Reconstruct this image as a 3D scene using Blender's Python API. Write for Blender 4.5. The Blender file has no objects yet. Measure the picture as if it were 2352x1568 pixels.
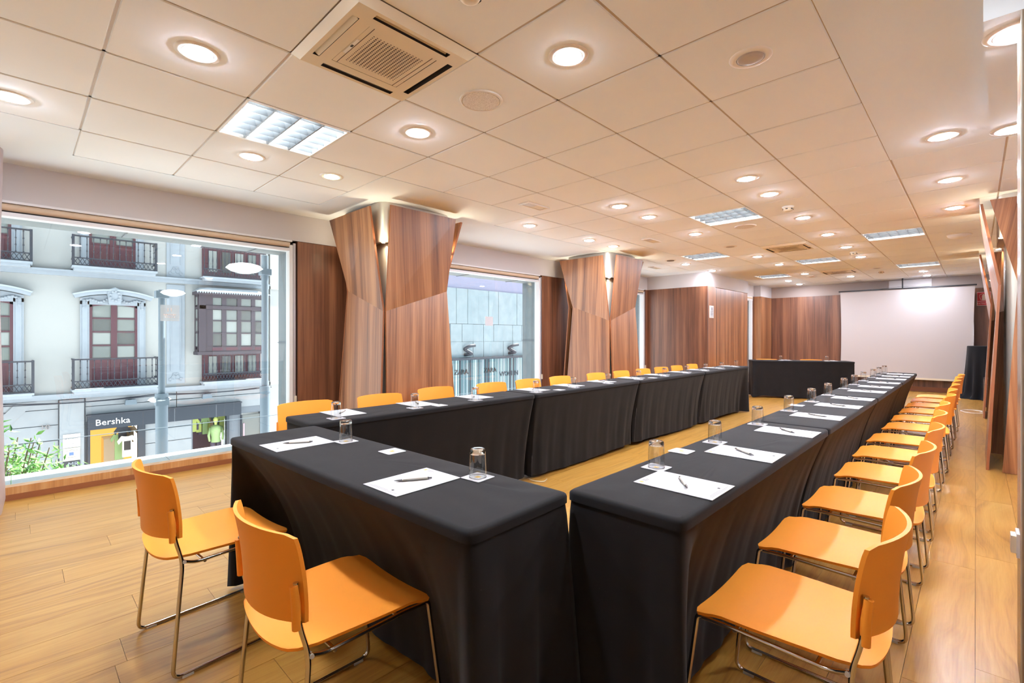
import bpy, math, random
from mathutils import Vector, Matrix
scene = bpy.context.scene
COL = scene.collection
PI = math.pi
# ---------------------------------------------------------------- camera
cam = bpy.data.cameras.new('camera'); cam_ob = bpy.data.objects.new('camera', cam); COL.objects.link(cam_ob)
cam.sensor_width = 36.0; cam.lens = 1099.47 / 2352 * 36; cam.shift_y = -12.37 / 2352
cam.clip_start = 0.05; cam.clip_end = 300
cam_ob.location = (3.453, 0.3284, 1.235); cam_ob.rotation_euler = (PI / 2, 0, 0.769661)
scene.camera = cam_ob
# ---------------------------------------------------------------- world: bright hazy daylight sky
world = bpy.data.worlds.new('sky'); scene.world = world; world.use_nodes = True
bg = world.node_tree.nodes['Background']; bg.inputs[0].default_value = (0.80, 0.91, 1.0, 1); bg.inputs[1].default_value = 1.6
SUN_ON = True
sun = bpy.data.lights.new('sun', 'SUN'); sun.energy = 11.5; sun.color = (1, .96, .9); sun.angle = .01
sun_ob = bpy.data.objects.new('sun', sun); COL.objects.link(sun_ob); sun_ob.location = (-10, 40, 60)
# high sun along the street: it lights the paving, both street fronts stay in shade
sun_ob.rotation_euler = Vector((0.03, -0.58, -0.81)).to_track_quat('-Z', 'Y').to_euler()
# ---------------------------------------------------------------- view
vs = scene.view_settings; vs.view_transform = 'Standard'; vs.look = 'None'; vs.gamma = 1.0; vs.use_curve_mapping = False
vs.exposure = 1.1
scene.cycles.use_denoising = True
scene.cycles.sample_clamp_indirect = 6.0
scene.cycles.max_bounces = 10; scene.cycles.diffuse_bounces = 5; scene.cycles.transparent_max_bounces = 12
scene.cycles.transmission_bounces = 10; scene.cycles.caustics_reflective = False; scene.cycles.caustics_refractive = False
LAMP = 270.0
TUBE = 8.0
CEIL = 2.5306
# ---------------------------------------------------------------- materials
def srgb(r, g, b):
    f = lambda c: (c / 255 / 12.92) if c / 255 <= .04045 else ((c / 255 + .055) / 1.055) ** 2.4
    return (f(r), f(g), f(b), 1)
def mat(name, col, rough=.5, metal=0.0, **kw):
    m = bpy.data.materials.new(name); m.use_nodes = True
    b = m.node_tree.nodes['Principled BSDF']
    b.inputs['Base Color'].default_value = col; b.inputs['Roughness'].default_value = rough; b.inputs['Metallic'].default_value = metal
    for k, v in kw.items(): b.inputs[k].default_value = v
    return m
class N:
    """small node-graph helper"""
    def __init__(s, m): s.t = m.node_tree; s.b = s.t.nodes['Principled BSDF']
    def new(s, typ, **kw):
        n = s.t.nodes.new(typ)
        for k, v in kw.items(): setattr(n, k, v)
        return n
    def link(s, a, b): s.t.links.new(a, b)
    def math(s, op, a, b=None, clamp=False):
        n = s.new('ShaderNodeMath', operation=op, use_clamp=clamp)
        for i, v in enumerate((a, b)):
            if v is None: continue
            if isinstance(v, (int, float)): n.inputs[i].default_value = v
            else: s.link(v, n.inputs[i])
        return n.outputs[0]
    def xyz(s, x, y, z):
        n = s.new('ShaderNodeCombineXYZ')
        for i, v in enumerate((x, y, z)):
            if isinstance(v, (int, float)): n.inputs[i].default_value = v
            else: s.link(v, n.inputs[i])
        return n.outputs[0]
    def noise(s, vec, scale=1, detail=3, rough=.55, dist=0):
        n = s.new('ShaderNodeTexNoise'); n.inputs['Scale'].default_value = scale; n.inputs['Detail'].default_value = detail
        n.inputs['Roughness'].default_value = rough; n.inputs['Distortion'].default_value = dist
        s.link(vec, n.inputs['Vector']); return n.outputs['Fac']
    def ramp(s, fac, stops):
        n = s.new('ShaderNodeValToRGB'); e = n.color_ramp.elements
        while len(e) < len(stops): e.new(.5)
        for i, (p, c) in enumerate(stops): e[i].position = p; e[i].color = c
        s.link(fac, n.inputs[0]); return n.outputs[0]
    def mix(s, fac, a, b, mode='MIX'):
        n = s.new('ShaderNodeMix', data_type='RGBA', blend_type=mode)
        for i, v in ((0, fac), (6, a), (7, b)):
            if isinstance(v, (int, float)): n.inputs[i].default_value = v
            elif isinstance(v, tuple): n.inputs[i].default_value = v
            else: s.link(v, n.inputs[i])
        return n.outputs[2]
    def bump(s, h, strength=.2, dist=.01):
        n = s.new('ShaderNodeBump'); n.inputs['Strength'].default_value = strength; n.inputs['Distance'].default_value = dist
        s.link(h, n.inputs['Height']); s.link(n.outputs[0], s.b.inputs['Normal'])
    def pos(s):
        g = s.new('ShaderNodeNewGeometry'); sp = s.new('ShaderNodeSeparateXYZ'); s.link(g.outputs['Position'], sp.inputs[0]); return sp.outputs
    def rnd(s):
        return s.new('ShaderNodeObjectInfo').outputs['Random']
    def col(s, c): s.link(c, s.b.inputs['Base Color'])

M = {}
def walnut(name, dark, mid, light, rough=.38, coat=.45):
    m = mat(name, mid, rough, 0, **{'Coat Weight': coat, 'Coat Roughness': .28}); n = N(m); x, y, z = n.pos()
    h = n.math('ADD', x, y)
    h2 = n.math('ADD', h, n.math('MULTIPLY', n.rnd(), 7.0))
    bands = n.noise(n.xyz(n.math('MULTIPLY', h2, 9.0), n.math('MULTIPLY', z, .22), 0), 1, 2, .5)
    grain = n.noise(n.xyz(n.math('MULTIPLY', h2, 55.0), n.math('MULTIPLY', z, 1.1), 3.0), 1, 4, .6, .4)
    fine = n.noise(n.xyz(n.math('MULTIPLY', h2, 190.0), n.math('MULTIPLY', z, 3.0), 9.0), 1, 2, .5)
    f = n.math('ADD', n.math('MULTIPLY', bands, .55), n.math('ADD', n.math('MULTIPLY', grain, .35), n.math('MULTIPLY', fine, .10)))
    n.col(n.ramp(f, ((.36, dark), (.50, mid), (.62, light))))
    n.link(n.math('ADD', n.math('MULTIPLY', grain, .12), rough - .06), n.b.inputs['Roughness'])
    return m
M['walnut'] = walnut('walnut_veneer', srgb(104, 62, 38), srgb(154, 101, 64), srgb(182, 130, 88))
M['walnut_dark'] = walnut('walnut_wall', srgb(78, 46, 32), srgb(118, 74, 52), srgb(146, 98, 70), .42)
M['walnut_edge'] = mat('walnut_edge_band', srgb(150, 92, 58), .5)
def oak():
    m = mat('oak_floor', srgb(205, 160, 105), .3, 0, **{'Coat Weight': .4, 'Coat Roughness': .30}); n = N(m); x, y, z = n.pos(); r = n.rnd()
    ro = n.math('MULTIPLY', r, 37.0)
    warp = n.noise(n.xyz(n.math('MULTIPLY', x, 4.0), n.math('MULTIPLY', y, .9), ro), 1, 2, .5)
    ring = n.noise(n.xyz(n.math('ADD', n.math('MULTIPLY', x, 26.0), n.math('MULTIPLY', warp, 9.0)), n.math('MULTIPLY', y, 1.0), ro), 1, 3, .55)
    fib = n.noise(n.xyz(n.math('MULTIPLY', x, 160.0), n.math('MULTIPLY', y, 5.0), ro), 1, 3, .6)
    knot = n.noise(n.xyz(n.math('MULTIPLY', x, 9.0), n.math('MULTIPLY', y, 3.0), ro), 1, 1, .5)
    f = n.math('ADD', n.math('MULTIPLY', ring, .7), n.math('MULTIPLY', fib, .3))
    c = n.ramp(f, ((.30, srgb(140, 92, 32)), (.48, srgb(184, 134, 58)), (.70, srgb(204, 161, 86))))
    c = n.mix(n.math('MULTIPLY', n.math('SUBTRACT', knot, .70, True), 3.0, True), c, srgb(120, 78, 42))
    c = n.mix(n.math('MULTIPLY', r, .35), c, srgb(200, 146, 62))
    n.col(c); n.bump(fib, .06, .002)
    return m
M['oak'] = oak()
M['oak_sill'] = walnut('oak_sill', srgb(168, 112, 62), srgb(200, 146, 92), srgb(216, 172, 122), .45)
def cloth():
    m = mat('black_tablecloth', srgb(30, 28, 30), .85, **{'Sheen Weight': .05, 'Sheen Roughness': .45, 'Specular IOR Level': .18}); n = N(m)
    tc = n.new('ShaderNodeTexCoord').outputs['Object']
    w = n.noise(tc, 900, 2, .6); l = n.noise(tc, 7, 3, .55); sp = n.noise(tc, 160, 1, .5)
    c = n.mix(n.math('MULTIPLY', l, .8), srgb(25, 24, 26), srgb(36, 34, 36))
    c = n.mix(n.math('MULTIPLY', n.math('SUBTRACT', sp, .76, True), 5.0, True), c, srgb(80, 78, 80))
    n.col(c); n.bump(n.math('ADD', n.math('MULTIPLY', w, .25), l), .22, .006)
    return m
M['cloth'] = cloth()
M['seam'] = mat('cloth_seam', srgb(24, 23, 25), .9)
def orange():
    m = mat('orange_plastic', srgb(238, 132, 44), .5, 0, **{'Specular IOR Level': .35}); n = N(m); tc = n.new('ShaderNodeTexCoord').outputs['Object']
    g = n.noise(tc, 420, 2, .5); l = n.noise(tc, 4, 2, .5)
    n.col(n.mix(n.math('MULTIPLY', l, .5), srgb(255, 162, 54), srgb(252, 155, 50))); n.bump(g, .08, .001)
    return m
M['orange'] = orange()
M['chrome'] = mat('chrome_tube', srgb(205, 200, 195), .16, 1.0)
M['plastic_clear'] = mat('clear_glide', srgb(205, 205, 205), .3)
M['brushed'] = mat('brushed_steel', srgb(200, 195, 184), .38, .55)
def plaster(name, col, bump=.05):
    m = mat(name, col, .8); n = N(m); tc = n.new('ShaderNodeTexCoord').outputs['Object']
    a = n.noise(tc, 2.2, 3, .5); b = n.noise(tc, 260, 2, .5)
    lo = tuple(c * .95 for c in col[:3]) + (1,)
    n.col(n.mix(a, col, lo)); n.bump(b, bump, .002); return m
M['ceiling'] = plaster('ceiling_plaster', srgb(240, 247, 255))
M['tile'] = plaster('ceiling_tile', srgb(246, 250, 255), .10)
M['tbar'] = mat('ceiling_rail', srgb(186, 172, 160), .5)
M['gap'] = mat('ceiling_void', srgb(120, 104, 92), .8)
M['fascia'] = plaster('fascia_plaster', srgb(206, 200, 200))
M['fascia_far_shaded'] = plaster('end_wall_fascia_shaded', srgb(164, 150, 144))  # same plaster darkened, its unlit look put into the colour
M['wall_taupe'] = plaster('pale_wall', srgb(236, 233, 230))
M['white'] = mat('white_enamel', srgb(240, 238, 234), .4)
M['rim'] = mat('lamp_rim', srgb(238, 232, 226), .35)
M['cream'] = mat('cream_plastic', srgb(226, 214, 190), .45)
M['dark'] = mat('dark_slot', srgb(40, 36, 36), .6)
M['grey_dark'] = mat('grille_dark', srgb(84, 66, 56), .7)
M['black'] = mat('black_plastic', srgb(26, 26, 30), .45)
M['alu'] = mat('aluminium_frame', srgb(196, 194, 200), .35, .6)
M['alu_white'] = mat('white_frame', srgb(226, 224, 226), .4)
M['blind'] = mat('beige_blind', srgb(214, 190, 164), .7)
def emit(name, col, s):
    m = bpy.data.materials.new(name); m.use_nodes = True; t = m.node_tree
    for nd in list(t.nodes): t.nodes.remove(nd)
    e = t.nodes.new('ShaderNodeEmission'); o = t.nodes.new('ShaderNodeOutputMaterial')
    e.inputs[0].default_value = col; e.inputs[1].default_value = s; t.links.new(e.outputs[0], o.inputs[0]); return m
M['lamp_warm'] = emit('lamp_glow_warm', (.92, .97, 1.10, 1), LAMP)
M['lamp_white'] = emit('lamp_glow_white', (.88, .94, 1, 1), LAMP * .6)
M['lamp_green'] = emit('lamp_glow_greenish', (.84, 1, .62, 1), LAMP * .22)
M['lamp_off'] = mat('lamp_glass_off', srgb(170, 160, 156), .35)
M['spot_small'] = emit('lamp_glow_small', (1, .84, .58, 1), 300)
M['tube'] = emit('fluorescent_glow', (.86, .95, 1, 1), TUBE)
M['louvre'] = mat('louvre_grey', srgb(150, 156, 162), .3, .3)
def glassy(name, tint, base_refl=.04):
    """architectural pane: clear transmission plus Fresnel mirror"""
    m = bpy.data.materials.new(name); m.use_nodes = True; t = m.node_tree
    for nd in list(t.nodes): t.nodes.remove(nd)
    tr = t.nodes.new('ShaderNodeBsdfTransparent'); tr.inputs[0].default_value = tint
    gl = t.nodes.new('ShaderNodeBsdfGlossy'); gl.inputs['Roughness'].default_value = 0.0; gl.inputs[0].default_value = (1, 1, 1, 1)
    lw = t.nodes.new('ShaderNodeLayerWeight'); lw.inputs[0].default_value = .5
    pw = t.nodes.new('ShaderNodeMath'); pw.operation = 'POWER'; pw.inputs[1].default_value = 5.0; t.links.new(lw.outputs['Facing'], pw.inputs[0])
    fr = t.nodes.new('ShaderNodeMath'); fr.operation = 'MULTIPLY_ADD'; fr.inputs[1].default_value = .9; fr.inputs[2].default_value = base_refl; t.links.new(pw.outputs[0], fr.inputs[0])
    mx = t.nodes.new('ShaderNodeMixShader'); o = t.nodes.new('ShaderNodeOutputMaterial')
    t.links.new(fr.outputs[0], mx.inputs[0]); t.links.new(tr.outputs[0], mx.inputs[1]); t.links.new(gl.outputs[0], mx.inputs[2]); t.links.new(mx.outputs[0], o.inputs[0])
    return m
M['pane'] = glassy('window_glass', (.95, .98, .98, 1))
M['glass'] = mat('drinking_glass', (1, 1, 1, 1), 0.0, 0, **{'Transmission Weight': 1.0, 'IOR': 1.46})
M['tumbler'] = glassy('tumbler_wall', (.97, .98, .98, 1), .07)
M['paper'] = mat('white_paper', srgb(198, 197, 201), .7)
M['ink'] = mat('grey_ink', srgb(130, 126, 128), .7)
M['ink_black'] = mat('black_ink', srgb(45, 42, 44), .7)
M['gold'] = mat('gold_ink', srgb(214, 168, 70), .5)
M['pen'] = mat('silver_pen', srgb(182, 178, 170), .35, .5)
M['pen_metal'] = mat('pen_metal', srgb(120, 118, 120), .25, .9)
M['screen'] = mat('projection_screen', srgb(190, 184, 184), .75)
M['red'] = mat('sign_red', srgb(186, 28, 48), .45)
M['sign_white'] = mat('sign_white', srgb(232, 214, 206), .5)
M['leather'] = mat('black_leather', srgb(52, 50, 54), .4)
def stone(name, c1, c2, scale=6, rough=.75):
    m = mat(name, c1, rough); n = N(m); tc = n.new('ShaderNodeTexCoord').outputs['Object']
    a = n.noise(tc, scale, 5, .6, .5); n.col(n.mix(a, c1, c2)); n.bump(a, .1, .01); return m
M['stone'] = stone('grey_stone_lining', srgb(100, 110, 116), srgb(126, 134, 138))
M['ledge'] = stone('pale_stone_ledge', srgb(140, 146, 148), srgb(158, 164, 166), 4)
M['facade'] = stone('white_stucco', srgb(160, 161, 160), srgb(168, 169, 167), 1.2, .9)
M['moulding'] = stone('grey_moulding', srgb(138, 146, 155), srgb(154, 162, 170), 5)
M['ground_stone'] = stone('street_level_stone', srgb(132, 137, 142), srgb(150, 154, 158), 3)
M['joint'] = mat('stone_joint', srgb(112, 118, 126), .9)
M['iron'] = mat('dark_iron', srgb(44, 48, 58), .6)
M['door_wood'] = mat('purple_brown_door', srgb(82, 46, 56), .55)
M['door_wood2'] = mat('purple_brown_panel', srgb(96, 54, 62), .55)
M['bay_wood'] = mat('bay_dark_wood', srgb(66, 58, 66), .6)
M['lead'] = mat('lead_roof', srgb(160, 168, 174), .6)
M['far_glass'] = mat('facade_glass', srgb(124, 130, 127), .06, 0.0)
M['far_glass_dark'] = mat('facade_glass_dark', srgb(96, 99, 97), .06, 0.0)
M['curtain'] = mat('net_curtain', srgb(146, 151, 148), .9)
M['shop_sign'] = mat('shop_fascia', srgb(34, 42, 54), .45)
M['shop_letter'] = mat('shop_letters', srgb(244, 244, 244), .4)
M['shop_warm'] = emit('shop_interior_glow', srgb(226, 168, 84), 0.95)
M['shop_floor'] = mat('shop_floor', srgb(214, 160, 92), .5)
M['shop_dark'] = mat('shop_interior', srgb(104, 84, 96), .8)
M['teal'] = mat('barcode_teal', srgb(62, 90, 98), .35)
M['pale_teal'] = mat('barcode_pale', srgb(150, 172, 178), .5)
M['concrete'] = stone('concrete_slab', srgb(112, 124, 130), srgb(146, 156, 160), 1.5, .85)
M['lilac'] = mat('lilac_render', srgb(130, 128, 148), .85)
M['street'] = mat('street_paving', srgb(206, 206, 208), .9)
M['post'] = mat('grey_lamp_post', srgb(108, 120, 130), .5)
M['lampshade'] = mat('street_lamp_white', srgb(236, 238, 236), .4)
def leafmat():
    m = mat('bush_leaf', srgb(96, 150, 78), .5); n = N(m); tc = n.new('ShaderNodeTexCoord').outputs['Object']
    a = n.noise(tc, 9, 2, .5); n.col(n.ramp(a, ((.35, srgb(58, 104, 58)), (.52, srgb(112, 168, 84)), (.68, srgb(176, 212, 130))))); return m
M['leaf'] = leafmat()
M['bark'] = mat('bush_stem', srgb(92, 78, 60), .8)
# ---------------------------------------------------------------- geometry helpers
class MB:
    """collects vertices / faces for ONE mesh"""
    def __init__(s): s.v = []; s.f = []; s.mi = []; s.cur = 0
    def add(s, vs, fs):
        o = len(s.v); s.v += [tuple(p) for p in vs]; s.f += [tuple(i + o for i in f) for f in fs]; s.mi += [s.cur] * len(fs); return s
    def box(s, x0, x1, y0, y1, z0, z1):
        return s.add([(x0, y0, z0), (x1, y0, z0), (x1, y1, z0), (x0, y1, z0), (x0, y0, z1), (x1, y0, z1), (x1, y1, z1), (x0, y1, z1)],
                     [(3, 2, 1, 0), (4, 5, 6, 7), (0, 1, 5, 4), (1, 2, 6, 5), (2, 3, 7, 6), (3, 0, 4, 7)])
    def cbox(s, x0, x1, y0, y1, z0, z1, c):
        """box whose lower rim is chamfered by c (tiles, slabs seen from below) """
        return s.add([(x0 + c, y0 + c, z0), (x1 - c, y0 + c, z0), (x1 - c, y1 - c, z0), (x0 + c, y1 - c, z0),
                      (x0, y0, z0 + c), (x1, y0, z0 + c), (x1, y1, z0 + c), (x0, y1, z0 + c),
                      (x0, y0, z1), (x1, y0, z1), (x1, y1, z1), (x0, y1, z1)],
                     [(3, 2, 1, 0), (0, 1, 5, 4), (1, 2, 6, 5), (2, 3, 7, 6), (3, 0, 4, 7), (4, 5, 9, 8), (5, 6, 10, 9), (6, 7, 11, 10), (7, 4, 8, 11), (8, 9, 10, 11)])
    def hexa(s, p):
        """8 corners: bottom ring 0-3, top ring 4-7"""
        return s.add(p, [(3, 2, 1, 0), (4, 5, 6, 7), (0, 1, 5, 4), (1, 2, 6, 5), (2, 3, 7, 6), (3, 0, 4, 7)])
    def prism(s, poly, axis, a, b):
        """extrude a 2-D polygon along axis between a and b; poly in the other two axes, in order"""
        def P(u, w, t): return {'x': (t, u, w), 'y': (u, t, w), 'z': (u, w, t)}[axis]
        n = len(poly); vs = [P(u, w, a) for u, w in poly] + [P(u, w, b) for u, w in poly]
        return s.add(vs, [tuple(range(n))[::-1], tuple(range(n, 2 * n))] + [(i, (i + 1) % n, n + (i + 1) % n, n + i) for i in range(n)])
    def cyl(s, c, r, z0, z1, n=20, r1=None, axis='z'):
        r1 = r if r1 is None else r1
        def P(u, w, t): return {'z': (c[0] + u, c[1] + w, t), 'x': (t, c[0] + u, c[1] + w), 'y': (c[0] + u, t, c[1] + w)}[axis]
        A = [(math.cos(2 * PI * i / n), math.sin(2 * PI * i / n)) for i in range(n)]
        vs = [P(a * r, b * r, z0) for a, b in A] + [P(a * r1, b * r1, z1) for a, b in A]
        return s.add(vs, [tuple(range(n))[::-1], tuple(range(n, 2 * n))] + [(i, (i + 1) % n, n + (i + 1) % n, n + i) for i in range(n)])
    def lathe(s, prof, n=24, c=(0, 0, 0), closed=False):
        vs = []; k = len(prof)
        for i in range(n):
            a = 2 * PI * i / n
            for r, z in prof: vs.append((c[0] + r * math.cos(a), c[1] + r * math.sin(a), c[2] + z))
        fs = []
        for i in range(n):
            j = (i + 1) % n
            for q in range(k - 1 if not closed else k):
                q2 = (q + 1) % k; fs.append((i * k + q, j * k + q, j * k + q2, i * k + q2))
        return s.add(vs, fs)
    def tube(s, pts, r, n=8, cap=True):
        pts = [Vector(p) for p in pts]; up = Vector((0.13, 0.27, 0.95)).normalized(); rings = []
        R = r if isinstance(r, (list, tuple)) else [r] * len(pts)
        t0 = (pts[1] - pts[0]).normalized(); u = t0.cross(up)
        if u.length < .05: u = t0.cross(Vector((1, 0, 0)))
        u.normalize()
        for i, p in enumerate(pts):
            a = (p - pts[i - 1]).normalized() if i else None; b = (pts[i + 1] - p).normalized() if i < len(pts) - 1 else None
            t = (a + b).normalized() if a is not None and b is not None and (a + b).length > 1e-6 else (a if a is not None else b)
            u = (u - t * u.dot(t)).normalized(); w = t.cross(u)
            rings.append([p + (u * math.cos(2 * PI * k / n) + w * math.sin(2 * PI * k / n)) * R[i] for k in range(n)])
        vs = [q for ring in rings for q in ring]; fs = []
        for i in range(len(pts) - 1):
            for k in range(n): fs.append((i * n + k, i * n + (k + 1) % n, (i + 1) * n + (k + 1) % n, (i + 1) * n + k))
        if cap: fs += [tuple(range(n))[::-1], tuple(range((len(pts) - 1) * n, len(pts) * n))]
        return s.add(vs, fs)
    def grid(s, rows, wrap=False):
        k = len(rows[0]); vs = [p for r in rows for p in r]; fs = []
        for i in range(len(rows) - 1):
            for j in range(k if wrap else k - 1):
                j2 = (j + 1) % k; fs.append((i * k + j, i * k + j2, (i + 1) * k + j2, (i + 1) * k + j))
        return s.add(vs, fs)
    def mesh(s, name, mats, smooth=False, angle=None):
        me = bpy.data.meshes.new(name); me.from_pydata(s.v, [], s.f)
        for m in (mats if isinstance(mats, (list, tuple)) else [mats]): me.materials.append(m)
        if any(s.mi): me.polygons.foreach_set('material_index', s.mi)
        if smooth: me.polygons.foreach_set('use_smooth', [True] * len(me.polygons))
        me.update()
        if smooth and angle is not None: me.set_sharp_from_angle(angle=math.radians(angle))
        return me
    def build(s, name, mats, parent=None, smooth=False, angle=None):
        return link(name, s.mesh(name, mats, smooth, angle), parent)
def link(name, me, parent=None, loc=None, rz=0):
    o = bpy.data.objects.new(name, me); COL.objects.link(o)
    if parent is not None: o.parent = parent
    if loc is not None: o.location = loc
    if rz: o.rotation_euler = (0, 0, rz)
    return o
def tag(o, label=None, cat=None, group=None, kind=None):
    for k, v in (('label', label), ('category', cat), ('group', group), ('kind', kind)):
        if v: o[k] = v
    return o
def thing(name, label, cat, loc=(0, 0, 0), rz=0, group=None, kind=None):
    o = bpy.data.objects.new(name, None); COL.objects.link(o); o.empty_display_size = .05
    o.location = loc; o.rotation_euler = (0, 0, rz); return tag(o, label, cat, group, kind)
def copy_thing(src, loc, rz, label, group=None):
    r = src.copy(); COL.objects.link(r); r.location = loc; r.rotation_euler = (0, 0, rz); r['label'] = label
    if group: r['group'] = group
    for ch in list(src.children):
        c = ch.copy(); COL.objects.link(c); c.parent = r
        for g in list(ch.children):
            d = g.copy(); COL.objects.link(d); d.parent = c
    return r
def fillet(pts, rad, n=5):
    """round the corners of a 3-D polyline"""
    P = [Vector(p) for p in pts]; out = [P[0]]
    for i in range(1, len(P) - 1):
        a = P[i - 1] - P[i]; b = P[i + 1] - P[i]; r = rad[i] if isinstance(rad, (list, tuple)) else rad
        d = min(r, a.length * .45, b.length * .45)
        p0 = P[i] + a.normalized() * d; p1 = P[i] + b.normalized() * d
        for k in range(n + 1):
            t = k / n; out.append(p0 * (1 - t) ** 2 + P[i] * 2 * t * (1 - t) + p1 * t * t)
    out.append(P[-1]); return out
def text_mesh(body, size, depth=.004, align='CENTER'):
    cu = bpy.data.curves.new('lettering', 'FONT'); cu.body = body; cu.size = size; cu.extrude = depth; cu.align_x = align; cu.align_y = 'CENTER'
    cu.resolution_u = 2
    o = bpy.data.objects.new('lettering', cu); COL.objects.link(o)
    dg = bpy.context.evaluated_depsgraph_get(); me = bpy.data.meshes.new_from_object(o.evaluated_get(dg))
    bpy.data.objects.remove(o); bpy.data.curves.remove(cu); return me
def lettering(name, body, size, parent, loc, rot, m, depth=.004, align='CENTER', sx=1):
    me = text_mesh(body, size, depth, align); me.materials.clear(); me.materials.append(m)
    o = link(name, me, parent, loc); o.rotation_euler = rot; o.scale = (sx, 1, 1); return o
def smooth01(t): t = max(0, min(1, t)); return t * t * (3 - 2 * t)
ORD = ['first', 'second', 'third', 'fourth', 'fifth', 'sixth', 'seventh', 'eighth', 'ninth', 'tenth', 'eleventh', 'twelfth', 'thirteenth', 'fourteenth']
# ================================================================= ROOM SHELL
X0, X1, Y0, Y1 = -1.76, 4.75, -2.6, 14.45
# ---- floor: planks run along y
floor = link('floor', MB().box(X0 - .02, X1, Y0, Y1, -.12, -.012).mesh('floor', M['gap']))
tag(floor, 'warm oak plank floor running through the meeting room', 'floor', kind='structure')
rng = random.Random(5)
plank_me = {}
rest = MB(); cand = []
PW = .193
row = 0; x = X0
while x < X1 - .01:
    w = min(PW, X1 - x); y = Y0 - rng.uniform(0, 1.2)
    while y < Y1:
        a, b = max(y, Y0), min(y + 1.29, Y1)
        if b - a > .02: cand.append((x, a, w, b - a))
        y += 1.29
    x += PW
def plank_dist(c):
    px, py = c[0] + c[2] / 2, c[1] + c[3] / 2
    dx, dy = px - 3.453, py - .328
    depth = -dx * .696 + dy * .718
    hidden = (0.75 < px < 2.6 and 1.1 < py < 1.5) or depth < .2
    return (1 if hidden else 0, math.hypot(dx, dy))
cand.sort(key=plank_dist)
for i, (px, py, w, l) in enumerate(cand):
    g = .0007
    if i < 290:
        key = (round(w, 3), round(l, 3))
        if key not in plank_me: plank_me[key] = MB().box(-w / 2 + g, w / 2 - g, -l / 2 + g, l / 2 - g, -.012, 0).mesh('plank', M['oak'])
        link('plank', plank_me[key], floor, (px + w / 2, py + l / 2, 0))
    else: rest.box(px + g, px + w - g, py + g, py + l - g, -.012, 0)
o = rest.build('plank_field', M['oak'], floor); o['kind'] = 'stuff'
# ---- ceiling: backing, plaster, tiles
ceil = link('ceiling', MB().box(X0 - .02, X1, Y0, Y1 + .3, CEIL + .10, CEIL + .2).mesh('ceiling', M['gap']))
tag(ceil, 'white suspended ceiling with square tiles and a smooth plaster border', 'ceiling', kind='structure')
PANELS = [(0, 2), (2, 9), (4, 13), (0, 13), (2, 16), (4, 19), (0, 19)]
ACS = [(2, 2), (2, 13), (2, 19)]
def is_tile(i, j):
    if i >= 7: return j >= 8
    if i == 6: return j >= 8
    if i == 5: return j >= 8
    if i == -1: return j <= 3 or 7 <= j <= 10 or 13 <= j <= 15
    if i == -2: return 1 <= j <= 3 or 13 <= j <= 15
    if i == -3: return False
    if i == 0: return j <= 15
    return j <= 22
tile_me = MB().cbox(-.2945, .2945, -.2945, .2945, 0, .016, .004).mesh('ceiling_tile', M['tile'])
plas = MB(); rails = MB()
G = .6
for i in range(-3, 8):
    for j in range(-5, 25):
        a, b, c, d = G * i, G * (i + 1), G * j, G * (j + 1)
        if (i, j) in PANELS or (i, j) in ACS: continue
        if is_tile(i, j):
            if j >= -2 and a < X1: link('tile', tile_me, ceil, (a + .3, c + .3, CEIL))
            else: plas.box(max(a, X0), min(b, X1), max(c, Y0), min(d, Y1 + .2), CEIL, CEIL + .02)
        else:
            if max(a, X0) < min(b, X1): plas.box(max(a, X0 - .01), min(b, X1), max(c, Y0), min(d, Y1 + .2), CEIL, CEIL + .02)
plas.build('plaster_border', M['ceiling'], ceil)
# T-rails show in the joints between tiles
for i in range(-2, 8):
    for j in range(-2, 24):
        t = is_tile(i, j) or (i, j) in PANELS or (i, j) in ACS
        tl = is_tile(i - 1, j) or (i - 1, j) in PANELS or (i - 1, j) in ACS
        tb = is_tile(i, j - 1) or (i, j - 1) in PANELS or (i, j - 1) in ACS
        if (t or tl) and G * i < X1: rails.box(G * i - .009, G * i + .009, G * j, G * (j + 1), CEIL + .005, CEIL + .012)
        if (t or tb) and G * i < X1: rails.box(G * i, G * (i + 1), G * j - .009, G * j + .009, CEIL + .005, CEIL + .012)
o = rails.build('rail_grid', M['tbar'], ceil); o['kind'] = 'stuff'
# ---- window wall x = X0
ZF = 2.25          # wood panelling / fascia line
WIN = [(-1.75, 2.36), (4.28, 6.38), (8.15, 9.86)]      # window openings on the long wall
wall = thing('wall_window', 'walnut panelled long wall with three wide street windows', 'wall', kind='structure')
m = MB(); m.box(X0 - .3, X0, Y0, 10.0, ZF, CEIL + .03); m.build('fascia', M['fascia'], wall)
segs = [(Y0, WIN[0][0]), (WIN[0][1], WIN[1][0]), (WIN[1][1], WIN[2][0]), (WIN[2][1], 10.0)]
for a, b in segs:
    MB().box(X0 - .06, X0, a + (.05 if a > Y0 else 0), b - .05 if b < 10 else b, 0, ZF - .004).build('panel', M['walnut_dark'], wall)
    MB().box(X0 - .40, X0 - .06, a, b, -.6, ZF).build('stone_pier', M['stone'], wall)
MB().box(X0 - .40, X0 - .06, Y0, 10.0, 2.14, 3.2).build('stone_lintel', M['stone'], wall)
MB().box(X0 - .36, X0 - .01, Y0, 10.0, -.8, 0.0).build('stone_base', M['stone'], wall)
def joint(mb, y):
    mb.box(X0 - .405, X0 - .06, y - .004, y + .004, 2.138, 2.145)
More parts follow.
